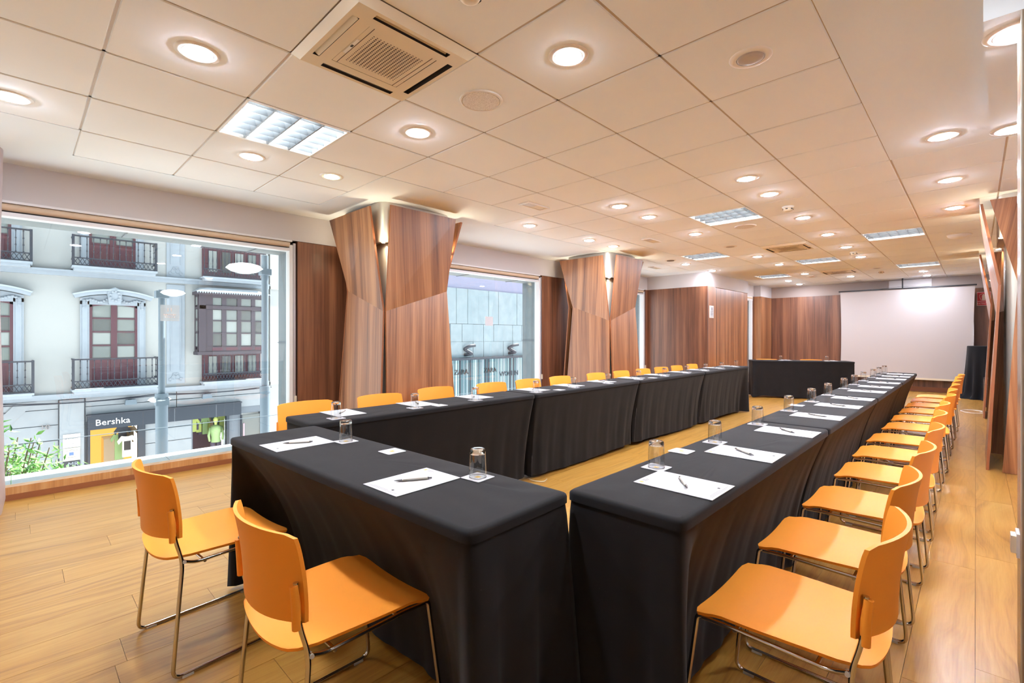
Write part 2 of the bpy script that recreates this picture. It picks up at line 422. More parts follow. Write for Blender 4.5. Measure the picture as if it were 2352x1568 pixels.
for n, (a, b) in enumerate(WIN):
    w = thing('window_%d' % (n + 1), ['huge street window with a low timber sill, a sticker on its glass', 'square street window between the two wood-clad columns', 'narrow street window glimpsed behind the far wood-clad column'][n], 'window', kind='structure')
    xg = X0 - .06
    MB().box(xg - .004, xg + .004, a + .02, b - .02, .10, 2.14).build('pane', M['pane'], w)
    for q, (yy0, yy1) in enumerate(((a, a + .035), (b - .035, b))):
        MB().box(xg - .03, X0 + .005, yy0, yy1, .05, 2.2).build('frame', M['alu_white'], w)
        MB().box(X0 - .03, X0 + .008, yy0 + (.037 if q else -.027), yy1 + (.027 if q else -.037), 0, 2.22).build('side_channel', M['alu'], w)
    MB().box(xg - .03, X0, a, b, 2.135, 2.165).build('frame', M['alu_white'], w)
    MB().box(xg - .03, X0 + .004, a, b, .044, .10).build('sill', M['oak_sill'], w)
    MB().box(xg - .03, X0 + .010, a, b, 0, .044).build('baseboard', M['walnut_edge'], w)
    bl = MB(); bl.tube([(X0 - .02, a + .03, 2.205), (X0 - .02, b - .03, 2.205)], .028, 12); bl.build('blind_roll', M['blind'], w, True, 40)
    MB().box(X0 - .05, X0 + .012, a + .01, b - .01, 2.232, 2.25).build('blind_rail', M['alu_white'], w)
    MB().box(X0 - .008, X0 + .03, b + .012, b + .03, .52, .60).build('blind_clip', M['cream'], w)
    # stone ledge slabs outside
    L = MB(); y = a
    k = 0
    while y < b - .01:
        e = min(y + 1.02, b); MB().box(X0 - .50, xg - .03, y + .002, e - .002, .02, .085).build('ledge_slab', M['ledge'], w); y = e; k += 1
    y = a + .64
    j = MB()
    while y < b: j.box(X0 - .405, xg - .05, y - .004, y + .004, 2.132, 2.142); y += 1.05
    for zz in (1.16,): j.box(X0 - .40, xg - .04, b - .012, b + .001, zz, zz + .008)
    j.build('lining_joint', M['joint'], w)
    MB().tube([(X0 - .85, a - .6, .285), (X0 - .85, b + .6, .285)], .0035, 6).build('guard_cable', M['post'], w)
# stickers on the glass
st = thing('window_sticker', 'small frosted logo sticker on the huge window glass', 'sticker')
MB().box(X0 - .054, X0 - .053, 1.218, 1.363, 1.371, 1.518).build('film', mat('frosted_film', srgb(206, 214, 218), .9, 0, **{'Alpha': .5}), st)
for y in (1.272, 1.297): MB().box(X0 - .0525, X0 - .052, y, y + .006, 1.458, 1.492).build('logo_bar', M['sign_white'], st)
for k in range(7): MB().box(X0 - .0525, X0 - .052, 1.243 + k * .014, 1.252 + k * .014, 1.424, 1.435).build('letter_block', M['sign_white'], st)
for k in range(6): MB().box(X0 - .0525, X0 - .052, 1.252 + k * .0135, 1.260 + k * .0135, 1.404, 1.412).build('letter_block', M['sign_white'], st)
st = thing('window_sticker', 'pale square notice on the glass between the two wood-clad columns', 'sticker')
MB().box(X0 - .054, X0 - .053, 5.187, 5.347, 1.392, 1.528).build('film', M['paper'], st)
# ---- bump-out and its window
wb = thing('wall_bump', 'walnut panelled wall bay jutting into the room beyond the windows', 'wall', kind='structure')
BX = -.43
MB().box(X0 - .1, BX - .0005, 10.0, 10.06, 0, ZF).build('panel', M['walnut_dark'], wb)
MB().box(BX - .08, BX, 10.06, 10.42, 0, ZF).build('panel', M['walnut'], wb)
MB().box(BX - .10, BX - .018, 10.42, 12.4, 0, ZF).build('panel', M['walnut'], wb)
MB().box(X0 - .1, BX, 10.0, 12.4, ZF, CEIL + .03).build('fascia', M['fascia'], wb)
MB().box(-.68 - .08, BX - .02, 12.34, 12.4, 0, ZF).build('panel', M['walnut_dark'], wb)
MB().box(-.76, -.66, 12.3, 13.55, ZF, CEIL + .03).build('fascia', M['fascia'], wb)
MB().box(-.76, -.66, 13.45, 13.62, 0, ZF).build('panel', M['walnut_dark'], wb)
MB().box(-.76, -.50, 13.55, Y1 + .1, 0, ZF).build('panel', M['walnut'], wb)
MB().box(-.76, -.50, 13.55, Y1 + .1, ZF, CEIL + .03).build('fascia', M['fascia'], wb)
w4 = thing('window_4', 'slim tall window in the far corner of the wall bay', 'window', kind='structure')
MB().box(-.71, -.702, 12.42, 13.43, .1, 2.14).build('pane', M['pane'], w4)
for a, b in ((12.40, 12.44), (13.40, 13.45)): MB().box(-.74, -.665, a, b, .05, 2.2).build('frame', M['alu_white'], w4)
MB().box(-.74, -.66, 12.4, 13.45, 0, .1).build('sill', M['oak_sill'], w4)
MB().box(-.74, -.66, 12.4, 13.45, 2.14, 2.25).build('frame', M['alu_white'], w4)
bl = MB(); bl.tube([(-.675, 12.42, 2.205), (-.675, 13.43, 2.205)], .028, 12); bl.build('blind_roll', M['blind'], w4, True, 40)
MB().box(-1.3, -.76, 13.40, 13.6, -.6, 2.6).build('stone_pier', M['stone'], w4)
MB().box(-1.3, -.76, 12.3, 13.6, 2.14, 2.6).build('stone_lintel', M['stone'], w4)
MB().box(-1.3, -.76, 12.3, 13.6, -.5, .085).build('ledge_slab', M['ledge'], w4)
# ---- far wall
wf = thing('wall_far', 'walnut panelled end wall behind the projection screen', 'wall', kind='structure')
edges = [-.5, 1.05, 3.42, X1]
for a, b, mm in zip(edges, edges[1:], ('walnut_dark', 'walnut_dark', 'walnut_dark')):
    MB().box(a + .001, b - .001, Y1, Y1 + .08, 0.1, ZF).build('panel', M[mm], wf)
MB().box(-.5, X1, Y1 - .006, Y1 + .08, ZF, CEIL + .03).build('fascia', M['fascia_far_shaded'], wf)
MB().box(2.0, 2.75, Y1 - .03, Y1 - .004, ZF + .02, CEIL - .02).build('access_panel', M['fascia'], wf)
bb = MB().box(-.5, X1, Y1 - .014, Y1 + .02, 0, .1).build('baseboard_far', M['walnut_edge']); tag(bb, 'brown skirting board along the end wall', 'skirting', kind='structure')
# ---- right wall and back wall (outside the picture, close the room)
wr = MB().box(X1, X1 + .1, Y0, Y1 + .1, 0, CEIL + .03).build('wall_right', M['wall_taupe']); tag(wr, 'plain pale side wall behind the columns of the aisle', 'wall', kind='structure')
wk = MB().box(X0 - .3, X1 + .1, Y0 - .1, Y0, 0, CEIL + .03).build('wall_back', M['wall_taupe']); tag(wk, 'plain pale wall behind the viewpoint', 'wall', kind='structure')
# ---- portal: short wall end and the lowered soffit over it
wp = thing('wall_partition', 'glossy taupe wall end at the aisle, carrying a small socket', 'wall', kind='structure')
MB().box(3.566, X1, 2.735, 2.965, 0, 2.36).build('slab', mat('glossy_taupe', srgb(160, 138, 120), .22), wp)
MB().box(3.5645, 3.568, 2.733, 2.752, 0, 2.36).build('corner_strip', M['brushed'], wp)
MB().hexa([(3.472, 2.735, 2.36), (X1, 2.735, 2.36), (X1, 4.2, 2.36), (3.515, 4.2, 2.36), (3.472, 2.735, CEIL + .01), (X1, 2.735, CEIL + .01), (X1, 4.2, CEIL + .01), (3.515, 4.2, CEIL + .01)]).build('soffit', M['ceiling'], wp)
so = thing('wall_socket', 'small white socket box low on the taupe wall end', 'socket', (3.566, 2.86, .44))
MB().box(-.008, 0, -.04, .04, 0, .085).build('plate', M['white'], so); MB().box(-.022, -.008, -.028, .028, .012, .073).build('cover', M['cream'], so)
# ---- exterior block of the hotel itself above and beside the windows (casts the street's shade)
GZ0 = -4.6
own = MB(); own.box(X0 - .40, X0 + 8.0, Y0 - 20, 16, 3.2, 16.0); own.build('wall_upper', M['stone']); tag(bpy.data.objects['wall_upper'], 'upper storeys of the hotel above the windows', 'wall', kind='structure')
# ================================================================= FOLDED-WOOD COLUMNS
def rrect(hx, hy, r, n=6):
    pts = []
    for sx, sy, a0 in ((1, 1, 0), (-1, 1, PI / 2), (-1, -1, PI), (1, -1, 1.5 * PI)):
        for k in range(n + 1):
            a = a0 + PI / 2 * k / n; pts.append((sx * (hx - r) + r * math.cos(a), sy * (hy - r) + r * math.sin(a)))
    return pts
def quad_slab(mb, a, b, c, d, n, th):
    """slab whose outer face is a,b,c,d (seen from outside, counter-clockwise); n = outward normal"""
    n = Vector(n) * th; P = [Vector(p) for p in (a, b, c, d)]
    mb.add([tuple(p - n) for p in P] + [tuple(p) for p in P], [(3, 2, 1, 0), (4, 5, 6, 7), (0, 1, 5, 4), (1, 2, 6, 5), (2, 3, 7, 6), (3, 0, 4, 7)])
def column(mx, my, label, hx=.415, hy=.40, lamps=True):
    c = thing('column', label, 'column', (mx, my, 0), kind='structure', group='wood-clad columns')
    MB().prism(rrect(hx - .05, hy - .05, .07), 'z', 0, 2.14).build('steel_core', M['brushed'], c, True, 30)
    MB().prism(rrect(hx + .0, hy + .02, .10), 'z', 2.14, CEIL).build('collar', M['brushed'], c, True, 30)
    # four folded panels; A = corner with the low fold, B = corner with the high fold
    def P(nx, ny, s, out, z):
        """point on face with normal (nx,ny): s = signed tangent coordinate (x for y-faces, y for x-faces)"""
        return (nx * (hx + out), s, z) if nx else (s, ny * (hy + out), z)
    for nx, ny in ((1, 0), (0, -1), (-1, 0), (0, 1)):
        if nx: h, sa = hy, (-1 if nx > 0 else 1); ins = (0.0, .02, .02, .045, -.01, -.05)     # x-faces: low corner at -y for +x face
        else: h, sa = hx, (1 if ny < 0 else -1); ins = (.06, -.06, .015, .12, -.04, .02)
        sb = -sa
        ta, tb, ka, kb, ba, bb_ = [h - v for v in ins]
        OT, OK_, OB = .125, 0.004, .085
        T0, T1 = P(nx, ny, sa * ta, OT, 2.47), P(nx, ny, sb * tb, OT, 2.47)
        K0, K1 = P(nx, ny, sa * ka, OK_, 1.475), P(nx, ny, sb * kb, OK_, 1.712)
        B0, B1 = P(nx, ny, sa * ba, OB, .004), P(nx, ny, sb * bb_, OB, .004)
        for nm, (a, b, cc, d) in (('upper_panel', (K0, K1, T1, T0)), ('lower_panel', (B0, B1, K1, K0))):
            v = (Vector(b) - Vector(a)).cross(Vector(d) - Vector(a)).normalized()
            n = Vector((nx, ny, 0))
            mb = MB()
            if v.dot(n) < 0: a, b, cc, d = b, a, d, cc; v = -v
            quad_slab(mb, a, b, cc, d, v, .02)
            me_ = mb.mesh(nm, [M['walnut'], M['walnut_edge']])
            for p in me_.polygons: p.material_index = 0 if abs(p.normal.dot(v)) > .8 else 1
            link(nm, me_, c)
    if lamps:
        for sx in (-1, 1):
            for sy in (-1, 1):
                l = MB().add([(sx * (hx - .015) + .016 * math.cos(k * PI / 7), sy * hy + .016 * math.sin(k * PI / 7), 2.1375) for k in range(14)], [tuple(range(14))[::-1]]).build('corner_lamp', M['spot_small'], c)
                MB().lathe([(.017, 2.139), (.017, 2.131), (.024, 2.133), (.024, 2.139)], 14, (sx * (hx - .015), sy * hy, 0)).build('lamp_ring', M['rim'], l)
    return c
column(-1.035, 3.17, 'walnut folded-panel column standing between the huge window and the square window')
column(-1.0, 7.06, 'walnut folded-panel column beyond the square street window')
column(4.02, 6.99, 'walnut folded-panel column rising beside the aisle next to the taupe wall end')
column(4.03, 10.85, 'walnut folded-panel column farther down the aisle, mostly hidden by its twin')
pil = thing('column', 'slim steel pillar edge beside the huge window at the picture border', 'column', (-1.42, .075, 0), kind='structure')
pr = []
for k in range(26):
    z = CEIL * k / 25; pr.append((.165 + .03 * abs(z - 1.6) / 1.6 - (.02 if z < .03 else 0), z))
MB().lathe([(0, 0)] + pr, 28).build('steel_core', mat('pale_pillar', srgb(186, 170, 172), .4), pil, True, 50)
# ================================================================= CEILING FIXTURES
def cell(i, j): return (.6 * i + .3, .6 * j + (.3 if j != 23 else .06), CEIL)
def lamp_src(name, label, m):
    t = thing('downlight', label, 'downlight', (0, 0, 0), group='recessed ceiling downlights')
    MB().lathe([(.0595, -.001), (.062, -.0045), (.072, -.006), (.088, -.004), (.092, .0), (.0595, .004)], 32, closed=True).build('rim', M['rim'], t, True, 40)
    MB().lathe([(0.0, -.013), (.030, -.0125), (.050, -.010), (.058, -.006), (.059, .001)], 32).build('lens', M[m], t, True, 60)
    MB().lathe([(.0585, -.001), (.0605, -.0065), (.064, -.0055)], 32).build('trim_ring', M['alu_white'], t, True, 60)
    return t
ROWTXT = {-1: 'window-side chair row', 0: 'strip inside the windows', 1: 'window-side table row', 2: 'strip along the room centre', 3: 'row over the open centre', 4: 'aisle-side table strip', 5: 'row over the aisle'}
LIT = [(1, 1), (-1, 0), (3, 3), (1, 3), (-1, 2), (-1, 3), (5, 7), (5, 9), (5, 11), (3, 7), (3, 8), (3, 10), (1, 7), (1, 8), (-1, 7), (-1, 9), (-1, 10), (1, 10), (1, 14), (1, 16), (3, 12), (3, 14), (3, 16), (-1, 14), (-1, 16), (1, 19), (0, 21), (0, 23), (2, 21), (4, 21), (4, 23)]
OFF = [(4, 4), (1, 12), (2, 23), (3, 19)]
byrow = {}
for p in LIT + OFF: byrow.setdefault(p[0], []).append(p[1])
for r in byrow: byrow[r].sort()
src = {}
for p in LIT + OFF:
    kind = 'lamp_off' if p in OFF else ('lamp_green' if p == (-1, 3) else ('lamp_white' if p in ((3, 3), (-1, 2), (3, 7)) else 'lamp_warm'))
    word = {'lamp_off': 'unlit grey', 'lamp_green': 'greenish glowing', 'lamp_white': 'bright white', 'lamp_warm': 'warm glowing'}[kind]
    lab = '%s round downlight, %s along the %s' % (word, ORD[byrow[p[0]].index(p[1])], ROWTXT[p[0]])
    if kind not in src: src[kind] = lamp_src('downlight', lab, kind); src[kind].location = cell(*p)
    else: copy_thing(src[kind], cell(*p), 0, lab)
for p, lab in (((3, 1), 'added downlight brightening the cross table chairs, unseen above the view'), ((5, 3), 'added downlight brightening the first aisle-side chair, unseen above the view')):
    copy_thing(src['lamp_warm' if p[0] == 3 else 'lamp_white'], cell(*p), 0, lab)  # extra lit fittings out of view, added to brighten the front seats
for (x, y), lab in (((3.56, 2.90), 'warm glowing downlight under the lowered soffit above the taupe wall end'), ((3.60, 4.09), 'warm glowing downlight at the far edge of the lowered soffit')):
    copy_thing(src['lamp_warm'], (x, y, 2.36), 0, lab)
# ---- louvred fluorescent panels
def panel_src(label):
    t = thing('ceiling_light', label, 'ceiling light', group='square louvred fluorescent panels')
    h = MB()
    a = .292
    h.add([(-a, -a, .09), (a, -a, .09), (a, a, .09), (-a, a, .09), (-a, -a, 0), (a, -a, 0), (a, a, 0), (-a, a, 0)], [(3, 2, 1, 0), (0, 1, 5, 4), (1, 2, 6, 5), (2, 3, 7, 6), (3, 0, 4, 7)])
    h.build('housing', M['white'], t)
    f = MB()
    for s in (-1, 1): f.box(s * .292 - .006, s * .292 + .006, -.298, .298, -.004, .012); f.box(-.298, .298, s * .292 - .006, s * .292 + .006, -.004, .012)
    f.build('frame', M['white'], t)
    tb = MB().tube([(-.27, 0, .062), (.27, 0, .062)], .013, 10).mesh('fluorescent_tube', M['tube'], True, 40)
    for k in range(4): link('fluorescent_tube', tb, t, (0, -.21 + .14 * k, 0))
    lb = MB().add([(-.285, -.004, .0), (.285, -.004, .0), (.285, -.016, .045), (-.285, -.016, .045), (-.285, .004, .0), (.285, .004, .0), (.285, .016, .045), (-.285, .016, .045)], [(0, 1, 2, 3), (5, 4, 7, 6), (1, 0, 4, 5)]).mesh('long_blade', M['louvre'])
    for k in range(3): link('long_blade', lb, t, (0, -.14 + .14 * k, 0))
    cb = MB().box(-.0012, .0012, -.285, .285, .002, .04).mesh('cross_blade', M['louvre'])
    for k in range(6): link('cross_blade', cb, t, (-.238 + .0952 * k, 0, 0))
    return t
PTXT = ['beside the air vent over the window-side tables, largest in view', 'in the room centre beyond the ceiling speaker', 'over the aisle-side tables, closer one', 'toward the windows behind the folded columns', 'between the two distant air conditioners', 'over the aisle-side tables, distant one', 'near the far corner by the wall bay']
p0 = None
for k, c in enumerate(PANELS):
    lab = 'square louvred light panel ' + PTXT[k]
    if k == 0: lab = 'square louvred light panel next to the big air conditioner'
    if p0 is None: p0 = panel_src(lab); p0.location = cell(*c)
    else: copy_thing(p0, cell(*c), 0, lab)
# ---- cassette air conditioners
def ac_src(label):
    t = thing('air_conditioner', label, 'air conditioner', group='ceiling cassette air conditioners')
    m = MB(); R = .302; r2 = .215
    # frame ring with four slot openings: built from bars
    zb = -.028
    def ring(o, i, z0, z1):
        m.add([(-o, -o, z0), (o, -o, z0), (o, o, z0), (-o, o, z0), (-i, -i, z1), (i, -i, z1), (i, i, z1), (-i, i, z1)], [(0, 1, 5, 4), (1, 2, 6, 5), (2, 3, 7, 6), (3, 0, 4, 7)])
    ring(R, R - .03, 0, zb); ring(R - .03, .252, zb, zb); ring(.222, .170, zb, zb)
    for s in (-1, 1):
        for a, b in ((-.252, -.185), (.185, .252)):
            m.add([(a, s * .222, zb), (b, s * .222, zb), (b, s * .252, zb), (a, s * .252, zb)], [(0, 1, 2, 3)]); m.add([(s * .222, a, zb), (s * .222, b, zb), (s * .252, b, zb), (s * .252, a, zb)], [(0, 1, 2, 3)])
    m.build('frame', M['cream'], t)
    sl = MB().add([(-.185, -.015, zb), (.185, -.015, zb), (.185, .015, zb), (-.185, .015, zb), (-.185, -.015, .03), (.185, -.015, .03), (.185, .015, .03), (-.185, .015, .03)], [(4, 5, 6, 7), (0, 1, 5, 4), (1, 2, 6, 5), (2, 3, 7, 6), (3, 0, 4, 7)]).mesh('outlet_slot', M['dark'])
    fl = MB().hexa([(-.18, -.012, zb - .001), (.18, -.012, zb - .001), (.18, -.008, zb + .002), (-.18, -.008, zb + .002), (-.18, .008, zb + .010), (.18, .008, zb + .010), (.18, .010, zb + .013), (-.18, .010, zb + .013)]).mesh('flap', M['cream'])
    for k in range(4):
        a = PI / 2 * k; o = link('outlet_slot', sl, t, (-.237 * math.sin(a), .237 * math.cos(a), 0), a)
        f = link('flap', fl, o)
        if k in (1, 2): f.location = (0, 0, 0)
        else: f.location = (0, -.004, .012)
    MB().box(-.170, .170, -.168, .168, zb + .001, zb + .02).build('grille_plate', M['cream'], t)
    d = MB()
    for a in range(20):
        for b in range(16):
            x, y = -.122 + .244 * a / 19, -.122 + .244 * b / 15
            q = .0042 if 0 < a < 19 and 0 < b < 15 else .003
            d.add([(x - q, y - q * .6, zb), (x - q * .6, y - q, zb), (x + q * .6, y - q, zb), (x + q, y - q * .6, zb), (x + q, y + q * .6, zb), (x + q * .6, y + q, zb), (x - q * .6, y + q, zb), (x - q, y + q * .6, zb)], [(7, 6, 5, 4, 3, 2, 1, 0)])
    o = d.build('perforation', M['grey_dark'], t); o['kind'] = 'stuff'
    for s in (-1, 1): MB().box(-.17, .17, s * .146 - .001, s * .146 + .001, zb - .0004, zb + .002).build('panel_line', M['grey_dark'], t)
    ds = MB().box(-.075, .055, -.164, -.150, zb - .001, zb + .002).build('display_strip', M['white'], t)
    MB().box(-.012, .006, -.162, -.152, zb - .0018, zb).build('display_window', M['black'], ds)
    return t
ATXT = ['large cream cassette air conditioner overhead beside the round speaker', 'cream cassette air conditioner midway down the ceiling', 'cream cassette air conditioner farthest away, toward the screen']
a0 = ac_src(ATXT[0]); a0.location = cell(*ACS[0])
for k in (1, 2): copy_thing(a0, cell(*ACS[k]), 0, ATXT[k].replace('farthest away, ', 'at the far end, '))
# ---- round speakers
def speaker_src(label):
    t = thing('ceiling_speaker', label, 'speaker', group='round ceiling speakers')
    MB().lathe([(.100, .0), (.108, -.010), (.116, -.008), (.118, .0)], 40, closed=True).build('rim', M['rim'], t, True, 50)
    mg = mat('speaker_mesh', srgb(206, 196, 190), .6); n = N(mg); tc = n.new('ShaderNodeTexCoord').outputs['Object']
    v = n.new('ShaderNodeTexVoronoi'); v.inputs['Scale'].default_value = 210; n.link(tc, v.inputs['Vector'])
    n.col(n.ramp(v.outputs['Distance'], ((.25, srgb(186, 178, 174)), (.45, srgb(232, 228, 226)))))
    MB().lathe([(0, -.009), (.06, -.0088), (.102, -.008), (.102, 0)], 40).build('mesh_cover', mg, t, True, 50)
    return t
s0 = speaker_src('round perforated ceiling speaker beside the large air conditioner'); s0.location = cell(2, 3)
copy_thing(s0, cell(2, 10), 0, 'round perforated ceiling speaker beyond the second louvred panel')
# ---- smoke detectors
def smoke_src(label):
    t = thing('smoke_detector', label, 'smoke detector', group='white smoke detectors')
    MB().lathe([(0, -.012), (.052, -.012), (.054, 0)], 28).build('base', M['white'], t, True, 40)
    MB().lathe([(0, -.048), (.022, -.048), (.036, -.042), (.043, -.030), (.046, -.012)], 28).build('head', M['cream'], t, True, 50)
    sl = MB().box(-.010, .010, -.0475, -.0455, -.031, -.022).mesh('sensor_slot', M['dark'])
    for k in range(6): o = link('sensor_slot', sl, t, (0, 0, 0), 2 * PI * k / 6); o.location = (0, 0, 0)
    return t
d0 = smoke_src('white smoke detector overhead, cut by the top of the picture'); d0.location = cell(3, 2)
for c, l in (((3, 9), 'white smoke detector beside the louvred panel in the room centre'), ((3, 15), 'white smoke detector between two downlights, midway to the screen'), ((3, 20), 'white smoke detector just before the projection screen')): copy_thing(d0, cell(*c), 0, l)
# ---- dome (wifi) and emergency lights / vents
t = thing('ceiling_dome', 'white oval wireless dome on the ceiling over the aisle', 'wireless dome', cell(5, 14))
MB().lathe([(0, -.05), (.05, -.048), (.09, -.036), (.115, -.016), (.12, 0)], 32).build('cover', M['white'], t, True, 60)
MB().lathe([(.118, -.004), (.124, -.004), (.124, 0)], 32).build('rim', M['cream'], t, True, 60)
def vent_src(label):
    t = thing('ceiling_vent', label, 'emergency light', group='flat rectangular ceiling fittings')
    f = MB()
    for s in (-1, 1): f.box(-.062, .062, s * .148 - .012, s * .148 + .012, -.010, 0); f.box(s * .056 - .008, s * .056 + .008, -.136, .136, -.010, 0)
    f.build('frame', M['rim'], t)
    MB().box(-.05, .05, -.137, .0, -.006, -.001).build('diffuser', mat('frosted_diffuser', srgb(206, 200, 196), .3), t)
    MB().box(-.05, .05, .0, .137, -.006, -.001).build('blank_plate', M['cream'], t)
    return t
v0 = vent_src('flat emergency light in the ceiling near the first folded column'); v0.location = cell(0, 6)
for c, l in (((0, 10), 'flat emergency light in the ceiling above the second folded column'), ((-2, 14), 'flat emergency light in the plaster border near the wall bay'), ((1, 20), 'flat brownish ceiling fitting beside the last air conditioner')): copy_thing(v0, cell(*c), 0, l)
t = thing('ceiling_sensor', 'small brownish round sensor in the ceiling beyond the second folded column', 'sensor', cell(-1, 13))
MB().lathe([(0, -.012), (.06, -.012), (.066, 0)], 24).build('body', M['gap'], t, True, 50)
MB().lathe([(.064, -.004), (.09, -.006), (.092, 0)], 24).build('rim', M['rim'], t, True, 50)
# ================================================================= DRAPED TABLES
TZ = .745
def perimeter(hx, hy, r, step):
    """points (x,y), outward normal, side id, distance to nearest corner along the rim"""
    out = []
    sides = [((hx, -hy), (0, 1), (1, 0), 2 * hy, 'E'), ((hx, hy), (-1, 0), (0, 1), 2 * hx, 'N'), ((-hx, hy), (0, -1), (-1, 0), 2 * hy, 'W'), ((-hx, -hy), (1, 0), (0, -1), 2 * hx, 'S')]
    for (sx, sy), d, n, L, sid in sides:
        k = max(4, int(round(L / step)))
        for q in range(k):
            u = (q + .5) / k * L
            px, py = sx + d[0] * u, sy + d[1] * u
            dc = min(u, L - u)
            nx, ny = n
            # round the corner: pull in and rotate the normal
            if dc < r:
                e = (r - dc) / r
                if u < L / 2: ox, oy = -d[0], -d[1]
                else: ox, oy = d
                a = e * PI / 4
                nx, ny = n[0] * math.cos(a) + ox * math.sin(a), n[1] * math.cos(a) + oy * math.sin(a)
                px -= n[0] * (1 - math.cos(a)) * r; py -= n[1] * (1 - math.cos(a)) * r
            out.append((px, py, nx, ny, sid, dc, u))
    return out
def draped_table(name, label, cx, cy, rz, L, W, D, seed, zt=TZ, loose=(-1, 1), fl=.055, bw=.2, bwl=.2):
    """L along local x, W along local y; D = inward sag of the cloth at the floor on sides E,N,W,S"""
    t = thing('conference_table', label, 'table', (cx, cy, 0), rz, group='tables under black cloths')
    rg = random.Random(seed)
    hx, hy = L / 2, W / 2
    P = perimeter(hx, hy, .03, .022)
    # top: flat centre + rolled edge
    rows = []
    for ins, z in ((.10, zt), (.02, zt), (.008, zt - .0015), (.002, zt - .006), (0, zt - .012), (0, zt - .032)):
        rows.append([((px - nx * ins) if ins < .01 else px * (hx - ins) / hx, (py - ny * ins) if ins < .01 else py * (hy - ins) / hy, z + (.0010 * math.sin(px * 31 + seed) * math.sin(py * 27 + 1.3 * seed) if ins > .05 else 0)) for px, py, nx, ny, *_ in P])
    m = MB(); m.grid(rows, True)
    m.v.append((0, 0, zt)); k = len(m.v) - 1; n = len(P)
    for i in range(n): m.f.append((k, i, (i + 1) % n)); m.mi.append(0)
    # face winding outward
    m.f = [tuple(reversed(f)) if len(f) == 4 else f for f in m.f]
    m.build('cloth_top', M['cloth'], t, True, 75)
    ph = [rg.uniform(0, 6.28) for _ in range(12)]
    nz = 18; rows = []
    for r in range(nz + 1):
        tt = r / nz; rows.append([])
        zz = zt - .032 - (zt - .032 - .014) * tt
        for px, py, nx, ny, sid, dc, u in P:
            lo = 1.0 if ((px < 0 and -1 in loose) or (px > 0 and 1 in loose)) else 0.0
            bul = smooth01((hx - abs(px)) / (bw if px > 0 else bwl)) if lo else 1.0
            g_ = 1 - (1 - tt) ** 2.0
            shx = -D['E'] * g_ * max(0, px / hx) ** 3 + D['W'] * g_ * max(0, -px / hx) ** 3
            shy = (-D['N'] * g_ * max(0, py / hy) + D['S'] * g_ * max(0, -py / hy)) * bul
            sag = 0.0
            # swags radiating from the corners plus vertical pleats
            near = math.exp(-dc / .28)
            f = .016 * tt ** .8 * (math.sin(u * 19 + ph[0] + 2.2 * tt * bul) * .6 + math.sin(u * 37 + ph[1] - 1.5 * tt) * .45 + math.sin(u * 71 + ph[2]) * .22) * (.30 + .9 * near)
            flare = lo * (fl * tt * math.exp(-dc / .07) - .035 * tt * math.exp(-((dc - .13) / .05) ** 2)) - (1 - lo) * .012 * tt * math.exp(-dc / .05)
            first = -.006 if r == 0 else 0
            off = -sag + f + flare + (first if tt < .02 else -.004 * (1 - tt))
            zb = zz + .03 * tt * smooth01((tt - .55) / .45) * bul * (.6 + .4 * math.sin(u * 3 + ph[3]))
            rows[-1].append((px + nx * off + shx, py + ny * off + shy, zb))
    m = MB(); m.grid(rows, True); m.f = [tuple(reversed(f)) for f in m.f]
    m.build('cloth_skirt', M['cloth'], t, True)
    return t
# window-side row (chairs on its -x side), aisle-side row (chairs on its +x side), cross table, far table
LY = [1.46, 3.36, 5.10, 6.87, 8.62]; RY = [1.545, 3.31, 5.06, 6.82, 8.58]
nm = ['first', 'second', 'third', 'fourth']
for k in range(4):
    a, b = LY[k] + .004, LY[k + 1] - .004
    draped_table('conference_table', 'black-draped table, %s of four in the window-side row counted from the camera' % nm[k], .605, (a + b) / 2, PI / 2, b - a, .385, {'E': .03, 'W': .03, 'N': .05, 'S': .085}, 10 + k, loose=((-1,), (), (), (1,))[k], fl=.03)
for k in range(4):
    a, b = RY[k] + .004, RY[k + 1] - .004
    draped_table('conference_table', 'black-draped table, %s of four in the aisle-side row counted from the camera' % nm[k], 2.705, (a + b) / 2, PI / 2, b - a, .385, {'E': .03, 'W': .03 if k else 0, 'N': .05 if k else .02, 'S': .155}, 20 + k, loose=((-1,), (), (), ())[k], fl=.03)
FT_ROT = math.radians(2.3)
draped_table('conference_table', 'black-draped cross table closing the near end of the rows', 1.695, 1.288, FT_ROT, 1.70, .43, {'E': -.025, 'W': 0, 'N': 0, 'S': .25}, 31, loose=(-1, 1), fl=.012, bw=.42, bwl=.045)
FAR_ROT = math.radians(27)
draped_table('conference_table', 'black-draped top table set askew near the projection screen', .908, 11.23, FAR_ROT, 1.78, .45, {'E': .02, 'W': .02, 'N': .03, 'S': .03}, 33)
